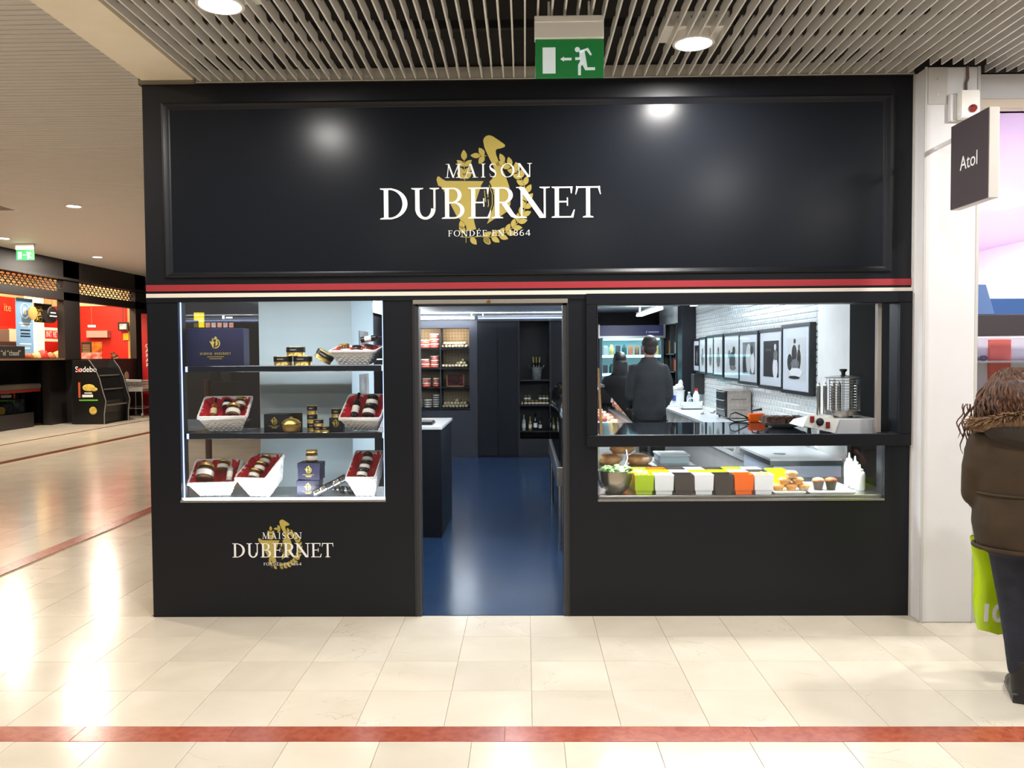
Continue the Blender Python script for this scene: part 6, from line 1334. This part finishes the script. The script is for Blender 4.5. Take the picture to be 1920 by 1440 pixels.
# ================================================================== PEOPLE
def fuse(mb, name, m, parent, voxel=0.009, smooth=6, bumpm=None):
    me = mb.mesh(name, m); o = bpy.data.objects.new(name, me); COL.objects.link(o)
    r = o.modifiers.new('r', 'REMESH'); r.mode = 'VOXEL'; r.voxel_size = voxel; r.use_smooth_shade = True
    s_ = o.modifiers.new('s', 'SMOOTH'); s_.factor = 0.5; s_.iterations = smooth
    dg = bpy.context.evaluated_depsgraph_get(); me2 = bpy.data.meshes.new_from_object(o.evaluated_get(dg)); me2.name = name
    bpy.data.objects.remove(o); me2.materials.clear(); me2.materials.append(m)
    me2.polygons.foreach_set('use_smooth', [True]*len(me2.polygons))
    o = bpy.data.objects.new(name, me2); COL.objects.link(o); o.parent = parent
    return o
def limb(mb, pts, rr, n=12):
    pts = [Vector(p) for p in pts]
    mb.tube(pts, rr, n)
    for p, r in zip(pts, rr): mb.ell(p, (r, r, r), 10, 8)
def hand(mb, wrist, d, up, s=1.0, curl=0.5):
    """palm and five bent fingers; d along the hand, up = back of the hand"""
    d = Vector(d).normalized(); up = Vector(up); up = (up-d*up.dot(d)).normalized(); side = d.cross(up)
    w_ = Vector(wrist); pc = w_+d*0.045*s
    for k in range(4): limb(mb, [w_+side*(k-1.5)*0.010*s, pc+d*0.045*s+side*(k-1.5)*0.021*s], [0.016*s, 0.012*s], 8)
    for k, L in enumerate((0.066, 0.078, 0.074, 0.058)):
        b = pc+d*0.045*s+side*(k-1.5)*0.021*s; d1 = (d-up*curl*0.6).normalized(); d2 = (d-up*curl*1.8).normalized()
        k1 = b+d1*L*0.45*s; k2 = k1+d2*L*0.33*s; k3 = k2+(d2-up*curl*0.6).normalized()*L*0.25*s
        limb(mb, [b, k1, k2, k3], [0.0095*s, 0.0088*s, 0.008*s, 0.007*s], 8)
    b = w_+d*0.03*s-side*0.03*s; k1 = b+(d*0.6-side*0.7).normalized()*0.035*s; k2 = k1+(d*0.9-side*0.15-up*0.3).normalized()*0.03*s
    limb(mb, [w_+d*0.012*s-side*0.012*s, b, k1, k2], [0.015*s, 0.013*s, 0.0105*s, 0.009*s], 8)
def head(mb, c, s=1.0, turn=0.0):
    """face looks along +Y turned by turn; c = centre of the skull"""
    R_ = RZ(turn); c = Vector(c)
    def P(x, y, z): return c+(R_ @ Vector((x*s, y*s, z*s)))
    def E_(p, r): mb.ell((0, 0, 0), (r[0]*s, r[1]*s, r[2]*s), 16, 12, Matrix.Translation(P(*p)) @ R_)
    E_((0, 0, 0.025), (0.076, 0.096, 0.095)); E_((0, 0.03, -0.045), (0.060, 0.07, 0.075)); E_((0, 0.062, -0.09), (0.032, 0.03, 0.028))
    E_((0, 0.103, -0.02), (0.014, 0.022, 0.028)); E_((0, 0.092, -0.065), (0.026, 0.014, 0.010)); E_((-0.03, 0.088, 0.012), (0.016, 0.010, 0.010)); E_((0.03, 0.088, 0.012), (0.016, 0.010, 0.010))
    for sx in (-1, 1): E_((sx*0.078, -0.005, -0.008), (0.012, 0.022, 0.033))
SKIN = mat('skin', (206, 160, 132), 0.5, noise=(20, (196, 146, 118)))
def face_marks(parent, c, turn, s=1.0):
    R_ = RZ(turn)
    for sx in (-1, 1): MB().ell((0, 0, 0), (0.011*s, 0.006*s, 0.006*s), 10, 6, T(*c) @ R_ @ T(sx*0.03*s, 0.097*s, 0.012*s)).build('eye', mat('eye_dark', (40, 30, 26), 0.2), parent, smooth=60)
# ---- shopper in the olive coat, seen from behind
WX, WY = 2.335, -1.26
wo = thing('person', 'shopper in olive hooded coat and dark jeans carrying a lime bag', 'person', (WX, WY, 0), -0.38)
body = MB()
head(body, (-0.03, 0.05, 1.445), 0.98, 0.25)
limb(body, [(-0.02, 0.02, 1.28), (-0.02, 0.03, 1.38)], [0.058, 0.054])
body.loft([(0, 0, 0.74, 0.15, 0.10), (0, 0, 0.86, 0.17, 0.115), (0, 0, 0.98, 0.145, 0.10), (0, 0, 1.1, 0.15, 0.105), (0, 0, 1.2, 0.165, 0.10), (0, 0.01, 1.28, 0.10, 0.075)], n=18)
for sx in (-1, 1):
    limb(body, [(sx*0.085+0.03, 0, 0.80), (sx*0.08+0.06, 0.015, 0.45), (sx*0.08+0.09, -0.01, 0.08)], [0.088, 0.058, 0.042])
    limb(body, [(sx*0.08+0.09, -0.01, 0.06), (sx*0.085+0.09, 0.13, 0.035)], [0.042, 0.032])
    limb(body, [(sx*0.165, 0.0, 1.22), (sx*0.185, 0.02, 0.98), (sx*0.10, 0.22, 0.90)], [0.05, 0.042, 0.03])
    hand(body, (sx*0.095, 0.235, 0.898), (-sx*0.15, 0.9, -0.4), (sx*0.6, 0.1, 0.8), 0.95, 0.7)
fuse(body, 'body', SKIN, wo, 0.0085, 4)
face_marks(wo, (-0.03, 0.05, 1.445), 0.25, 0.98)
OLIVE = mat('olive_cloth', (61, 45, 25), 0.85, noise=(7, (49, 36, 19)), bump=(14, 0.35)); JEAN = mat('dark_denim', (30, 32, 46), 0.8, noise=(24, (22, 24, 36)), bump=(40, 0.3))
coat = MB()
coat.loft([(0.01, 0.0, 0.72, 0.185, 0.15), (0.01, 0, 0.735, 0.198, 0.162), (0.0, 0, 0.84, 0.208, 0.168), (0, 0, 0.95, 0.20, 0.155), (0, 0, 0.985, 0.192, 0.148), (0, 0, 1.06, 0.21, 0.155), (0, 0, 1.16, 0.222, 0.15), (-0.01, 0.0, 1.235, 0.205, 0.13), (-0.01, 0.01, 1.30, 0.13, 0.10), (-0.02, 0.02, 1.34, 0.09, 0.085)], n=26)
for sx in (-1, 1): limb(coat, [(sx*0.155, 0.0, 1.215), (sx*0.182, 0.0, 1.10), (sx*0.188, 0.02, 0.97), (sx*0.15, 0.12, 0.92), (sx*0.105, 0.20, 0.905)], [0.075, 0.070, 0.064, 0.06, 0.05], 14)
ct = fuse(coat, 'coat', OLIVE, wo, 0.012, 5)
MB().tube([(0.20*math.cos(a*PI/12)*1.01+0.005, 0.163*math.sin(a*PI/12), 0.728) for a in range(24)], 0.010, 6, closed=True).build('hem', OLIVE, ct, smooth=60)
MB().tube([(0.198*math.cos(a*PI/12), 0.153*math.sin(a*PI/12), 0.985) for a in range(24)], 0.006, 6, closed=True).build('waist_seam', mat('seam_dark', (58, 46, 28), 0.9), ct, smooth=60)
hood = MB(); hood.loft([(0.01, -0.04, 1.20, 0.10, 0.10), (0.01, -0.085, 1.25, 0.165, 0.10), (0.0, -0.085, 1.30, 0.185, 0.105), (-0.01, -0.05, 1.345, 0.165, 0.10), (-0.01, 0.0, 1.365, 0.11, 0.08)], n=20)
fuse(hood, 'hood', mat('hood_grey_brown', (46, 39, 33), 0.9, bump=(18, 0.4)), wo, 0.012, 4)
FUR = mat('fur_tan', (134, 102, 72), 0.95, noise=(30, (92, 68, 48)))
fur = MB()
for i in range(620):
    t_ = random.random(); a = PI*1.02+PI*0.96*t_; p0 = Vector((-0.01+0.185*math.cos(a), -0.03+0.125*math.sin(a), 1.335+0.03*math.sin(3*t_)-0.03*abs(math.cos(a))))
    d = Vector((math.cos(a)*0.8, math.sin(a)*0.8, random.uniform(-0.4, 0.7)))+Vector((random.uniform(-.5, .5), random.uniform(-.5, .5), random.uniform(-.3, .3)))
    L = random.uniform(0.03, 0.062); fur.tube([p0-d*0.01, p0+d*L*0.5, p0+d*L+Vector((0, 0, -0.012))], [0.005, 0.004, 0.001], 4)
fur.tube([(-0.01+0.18*math.cos(PI*1.02+PI*0.96*k/16), -0.03+0.12*math.sin(PI*1.02+PI*0.96*k/16), 1.335-0.03*abs(math.cos(PI*1.02+PI*0.96*k/16))) for k in range(17)], 0.034, 8)
tag(fur.build('fur_trim', FUR, wo), kind='stuff')
jn = MB()
jn.loft([(0, 0, 0.70, 0.16, 0.12), (0, 0, 0.80, 0.172, 0.13), (0, 0, 0.88, 0.165, 0.12)], n=18)
for sx in (-1, 1): limb(jn, [(sx*0.082+0.03, 0, 0.78), (sx*0.08+0.045, 0.008, 0.62), (sx*0.08+0.06, 0.018, 0.45), (sx*0.08+0.077, -0.005, 0.28), (sx*0.08+0.086, -0.01, 0.15)], [0.096, 0.084, 0.068, 0.062, 0.056], 14)
fuse(jn, 'jeans', JEAN, wo, 0.011, 3)
for sx in (-1, 1):
    bx0 = 0.09-sx*0.006
    bt = MB(); bt.loft([(sx*0.086+bx0, -0.012, 0.02, 0.044, 0.056), (sx*0.086+bx0, -0.012, 0.08, 0.05, 0.06), (sx*0.086+bx0, -0.01, 0.17, 0.052, 0.056), (sx*0.086+bx0, -0.01, 0.20, 0.058, 0.06)], n=16)
    limb(bt, [(sx*0.086+bx0, -0.005, 0.05), (sx*0.092+bx0, 0.07, 0.045), (sx*0.096+bx0, 0.15, 0.036)], [0.048, 0.046, 0.036]); bt.box(sx*0.086+bx0-0.042, sx*0.086+bx0+0.042, -0.07, -0.005, 0.0, 0.04); bt.box(sx*0.092+bx0-0.04, sx*0.092+bx0+0.04, -0.02, 0.18, 0.004, 0.02)
    fuse(bt, 'boot', mat('boot_black', (24, 22, 24), 0.4), wo, 0.008, 3)
HAIR = mat('hair_auburn', (76, 46, 30), 0.5, noise=(60, (40, 25, 19), (1, 1, 0.2)), bump=(90, 0.6))
hc = Vector((-0.03, 0.03, 1.46))
hr = MB(); hr.ell(hc+Vector((0, 0.0, 0.01)), (0.108, 0.118, 0.105), 20, 14); hr.loft([(-0.02, -0.05, 1.30, 0.12, 0.06), (-0.025, -0.045, 1.37, 0.13, 0.085), (-0.03, -0.02, 1.44, 0.118, 0.105), (-0.03, 0.0, 1.52, 0.09, 0.09)], n=20)
hr.ell(hc+Vector((-0.085, 0.03, -0.075)), (0.05, 0.07, 0.07)); hr.ell(hc+Vector((0.09, 0.02, -0.07)), (0.05, 0.07, 0.07))
hm = fuse(hr, 'hair', HAIR, wo, 0.010, 4)
locks = MB()
for k in range(620):
    a = random.uniform(0.93*PI, 2.07*PI); el = random.uniform(-0.6, 1.45)
    p0 = hc+Vector((0.106*math.cos(a)*math.cos(el), 0.116*math.sin(a)*math.cos(el), 0.012+0.104*math.sin(el)))
    pts = []; L = random.uniform(0.08, 0.17)+0.09*max(0, math.sin(el)); ph = random.uniform(0, 6); n = 10; fq = random.uniform(7, 13)
    out = Vector((math.cos(a), math.sin(a), 0)); sw = Vector((-math.sin(a), math.cos(a), 0))*random.uniform(-0.03, 0.03)
    for i in range(n):
        f = i/(n-1); p_ = p0+Vector((0, 0, -L*f))+out*(0.034*math.sin(f*PI*0.7)*math.cos(el)+(0.075*math.sin(el)*f if el > 0 else 0)+0.006)+sw*f
        p_ += Vector((math.cos(ph+f*fq), math.sin(ph+f*fq), 0))*0.010*f
        pts.append(p_)
    locks.tube(pts, [0.0042]*(n-2)+[0.003, 0.001], 4)
for k in range(14):                      # loose curls hanging beside the shoulder
    x0_, ph = -0.15-0.008*k*0.8+random.uniform(-0.01, 0.01), random.uniform(0, 6); L = random.uniform(0.14, 0.27)
    pts = [(x0_-0.028*math.sin(i/11*2.2)+0.009*math.cos(ph+i*1.1), 0.02+0.01*math.sin(ph+i*1.1), 1.40-L*i/11) for i in range(12)]
    locks.tube(pts, [0.0034]*9+[0.003, 0.002, 0.001], 5)
tag(locks.build('hair_locks', mat('hair_light', (104, 68, 44), 0.5, noise=(50, (60, 37, 25))), hm, smooth=60), kind='stuff')
# lime shopping bag
LIME = mat('lime_bag', (176, 208, 10), 0.35, bump=(9, 0.25))
q0, q1 = atY(1826, 1033, -1.02), atY(1830, 1212, -1.02)
bg = thing('shopping_bag', 'lime green carrier bag printed with white 10 hanging from the shopper', 'bag', (q0.x+0.19, -1.02, 0.25))
bm_ = MB(); vs_ = []
nU, nV = 24, 12
for j in range(nV+1):
    v = j/nV; z = 0.47*v; hw = 0.165+0.025*v+0.01*math.sin(v*7); hd_ = 0.012+0.055*math.sin(PI*min(1, v*0.9+0.12))
    for i in range(nU):
        a = 2*PI*i/nU; ca, sa = math.cos(a), math.sin(a)
        vs_.append((hw*math.copysign(abs(ca)**0.5, ca)-0.012*v, hd_*math.copysign(abs(sa)**0.7, sa)+0.006*math.sin(5*v+3*ca), z+(0.012*math.sin(6*ca) if j in (0, nV) else 0)))
bm_.add(vs_, [(j*nU+i, j*nU+(i+1) % nU, (j+1)*nU+(i+1) % nU, (j+1)*nU+i) for j in range(nV) for i in range(nU)]+[tuple(range(nU))[::-1]])
bm_.build('body', LIME, bg, smooth=60)
text('lettering', '10', 0.12, LETTER, bg, (-0.135, -0.0745, 0.105), (PI/2, 0.06, 0), off=0.004)
MB().ell((-0.08, 0.0, 0.47), (0.07, 0.03, 0.05)).ell((0.02, 0.01, 0.48), (0.06, 0.03, 0.04)).build('contents', mat('red_goods', (206, 36, 40), 0.4, bump=(20, 0.5)), bg, smooth=60)
MB().ell((-0.035, -0.004, 0.515), (0.03, 0.02, 0.03), 8, 6).build('contents', WHITEL, bg)
for sy in (-0.04, 0.04): MB().tube([(-0.07, sy, 0.45), (-0.05, sy*0.6, 0.56), (-0.015, 0.0, 0.655), (0.03, sy*0.6, 0.56), (0.06, sy, 0.45)], 0.007, 5).build('handle', LIME, bg, smooth=60)
# ---- the two people inside the shop
def staff(label, px_, y_, H, topm, botm, hairm, sw, hood_=False, turn=0.0):
    q = atY(px_, 700, y_); k = H/1.75
    t = thing('person', label, 'person', (q.x, y_, 0)); b = MB()
    def S(*p): return tuple(v*k for v in p)
    hcn = S(0.01, 0.03, 1.63)
    head(b, hcn, k, turn); limb(b, [S(0, 0, 1.44), S(0.005, 0.01, 1.56)], [0.06*k, 0.055*k])
    b.loft([(0, 0, 0.86*k, 0.16*k, 0.105*k), (0, 0, 1.0*k, 0.165*k, 0.11*k), (0, 0, 1.15*k, 0.16*k, 0.105*k), (0, 0, 1.32*k, 0.19*k, 0.11*k), (0, 0, 1.42*k, 0.16*k, 0.09*k), (0, 0, 1.47*k, 0.08*k, 0.07*k)], n=18)
    for sx in (-1, 1):
        limb(b, [S(sx*0.09, 0, 0.92), S(sx*0.095, 0.01, 0.5), S(sx*0.095, -0.01, 0.09)], [0.095*k, 0.062*k, 0.045*k]); limb(b, [S(sx*0.095, -0.01, 0.05), S(sx*0.10, 0.15, 0.035)], [0.045*k, 0.033*k])
        limb(b, [S(sx*0.155, 0, 1.385), S(sx*0.20, 0.0, 1.12), S(sx*0.175, 0.18, 1.0)], [0.05*k, 0.04*k, 0.03*k]); hand(b, S(sx*0.172, 0.2, 0.995), (-sx*0.2, 0.9, -0.3), (sx*0.5, 0, 0.8), k, 0.5)
    fuse(b, 'body', SKIN, t, 0.010, 4); face_marks(t, hcn, turn, k)
    c_ = MB(); w2 = sw
    c_.loft([(0, 0, 0.84*k, 0.185*w2, 0.135*k), (0, 0, 0.93*k, 0.20*w2, 0.145*k), (0, 0, 1.05*k, 0.19*w2, 0.14*k), (0, 0, 1.2*k, 0.20*w2, 0.14*k), (0, 0, 1.33*k, 0.215*w2, 0.135*k), (0, 0, 1.42*k, 0.185*w2, 0.115*k), (0, 0.0, 1.475*k, 0.10*k, 0.09*k), (0, 0.0, 1.525*k, 0.075*k, 0.075*k)], n=24)
    for sx in (-1, 1): limb(c_, [S(sx*0.155*w2, 0, 1.385), S(sx*0.20*w2, -0.01, 1.25), S(sx*0.215*w2, 0, 1.10), S(sx*0.19*w2, 0.16, 1.0)], [0.07*k, 0.062*k, 0.056*k, 0.048*k], 12)
    fuse(c_, 'jacket', topm, t, 0.013, 4)
    p_ = MB(); p_.loft([(0, 0, 0.82*k, 0.165*k, 0.125*k), (0, 0, 0.95*k, 0.17*k, 0.125*k)], n=16)
    for sx in (-1, 1): limb(p_, [S(sx*0.09, 0, 0.88), S(sx*0.095, 0.01, 0.5), S(sx*0.095, -0.01, 0.1)], [0.102*k, 0.078*k, 0.065*k])
    fuse(p_, 'trousers', botm, t, 0.014, 3)
    for sx in (-1, 1):
        s_ = MB(); limb(s_, [S(sx*0.095, -0.03, 0.05), S(sx*0.1, 0.15, 0.042)], [0.05*k, 0.042*k]); fuse(s_, 'shoe', BLACK, t, 0.012, 3)
    h_ = MB(); hx, hy, hz = hcn
    h_.ell((hx, hy-0.012*k, hz+0.045*k), (0.086*k, 0.104*k, 0.088*k), 18, 12); h_.ell((hx, hy-0.055*k, hz-0.02*k), (0.072*k, 0.052*k, 0.07*k), 14, 10)
    if hood_: h_.loft([(hx, hy-0.07*k, hz-0.22*k, 0.10*k, 0.06*k), (hx, hy-0.06*k, hz-0.1*k, 0.1*k, 0.07*k), (hx, hy-0.03*k, hz, 0.095*k, 0.09*k)], n=16)
    fuse(h_, 'hair', hairm, t, 0.010, 4)
    return t
CHAR = mat('charcoal_wool', (48, 50, 52), 0.85, noise=(6, (36, 38, 40)), bump=(16, 0.35)); BLK = mat('black_cloth', (12, 13, 15), 0.85, bump=(14, 0.3))
staff('man in charcoal jacket standing with his back to the serving hatch', 1217, 4.35, 1.86, CHAR, BLK, mat('hair_dark', (34, 22, 20), 0.5, bump=(80, 0.4)), 0.98, turn=-0.5)
staff('dark haired person in black standing before the drinks fridge', 1161, 5.0, 1.68, BLK, BLK, mat('hair_black', (16, 15, 16), 0.45, bump=(80, 0.4)), 0.95, hood_=True, turn=0.6)
# kiosk worker
q = atY(213, 668, 18.72)
kw = thing('person', 'kiosk worker with brown hair tied up behind the red kiosk counter', 'person', (q.x, 18.72, 0)); b = MB()
head(b, (0.05, 0, 1.64), 1.0, -1.6); limb(b, [(0, 0, 1.42), (0.03, 0, 1.55)], [0.06, 0.055]); b.loft([(0, 0, 0.85, 0.11, 0.16), (0, 0, 1.1, 0.11, 0.16), (0, 0, 1.32, 0.11, 0.19), (0, 0, 1.44, 0.07, 0.1)], n=16)
for sy in (-1, 1): limb(b, [(0, sy*0.09, 0.9), (0, sy*0.09, 0.5), (0, sy*0.09, 0.06)], [0.09, 0.06, 0.045]); limb(b, [(0, sy*0.09, 0.04), (0.15, sy*0.09, 0.035)], [0.045, 0.033]); limb(b, [(0, sy*0.18, 1.38), (0.02, sy*0.22, 1.1), (0.09, sy*0.18, 0.92)], [0.055, 0.045, 0.032]); hand(b, (0.10, sy*0.175, 0.905), (0.5, 0, -0.8), (0.8, 0, 0.5), 1.0, 0.5)
fuse(b, 'body', SKIN, kw, 0.011, 4); face_marks(kw, (0.05, 0, 1.64), -1.6)
c_ = MB(); c_.loft([(0, 0, 0.2, 0.14, 0.2), (0, 0, 1.1, 0.13, 0.18), (0, 0, 1.33, 0.13, 0.21), (0, 0, 1.46, 0.08, 0.11)], n=18); fuse(c_, 'apron', BLK, kw, 0.016, 3)
h_ = MB(); h_.ell((0.03, 0, 1.695), (0.11, 0.095, 0.09)); h_.ell((-0.03, 0, 1.80), (0.06, 0.06, 0.045)); fuse(h_, 'hair', mat('hair_brown', (96, 52, 30), 0.5), kw, 0.012, 3)
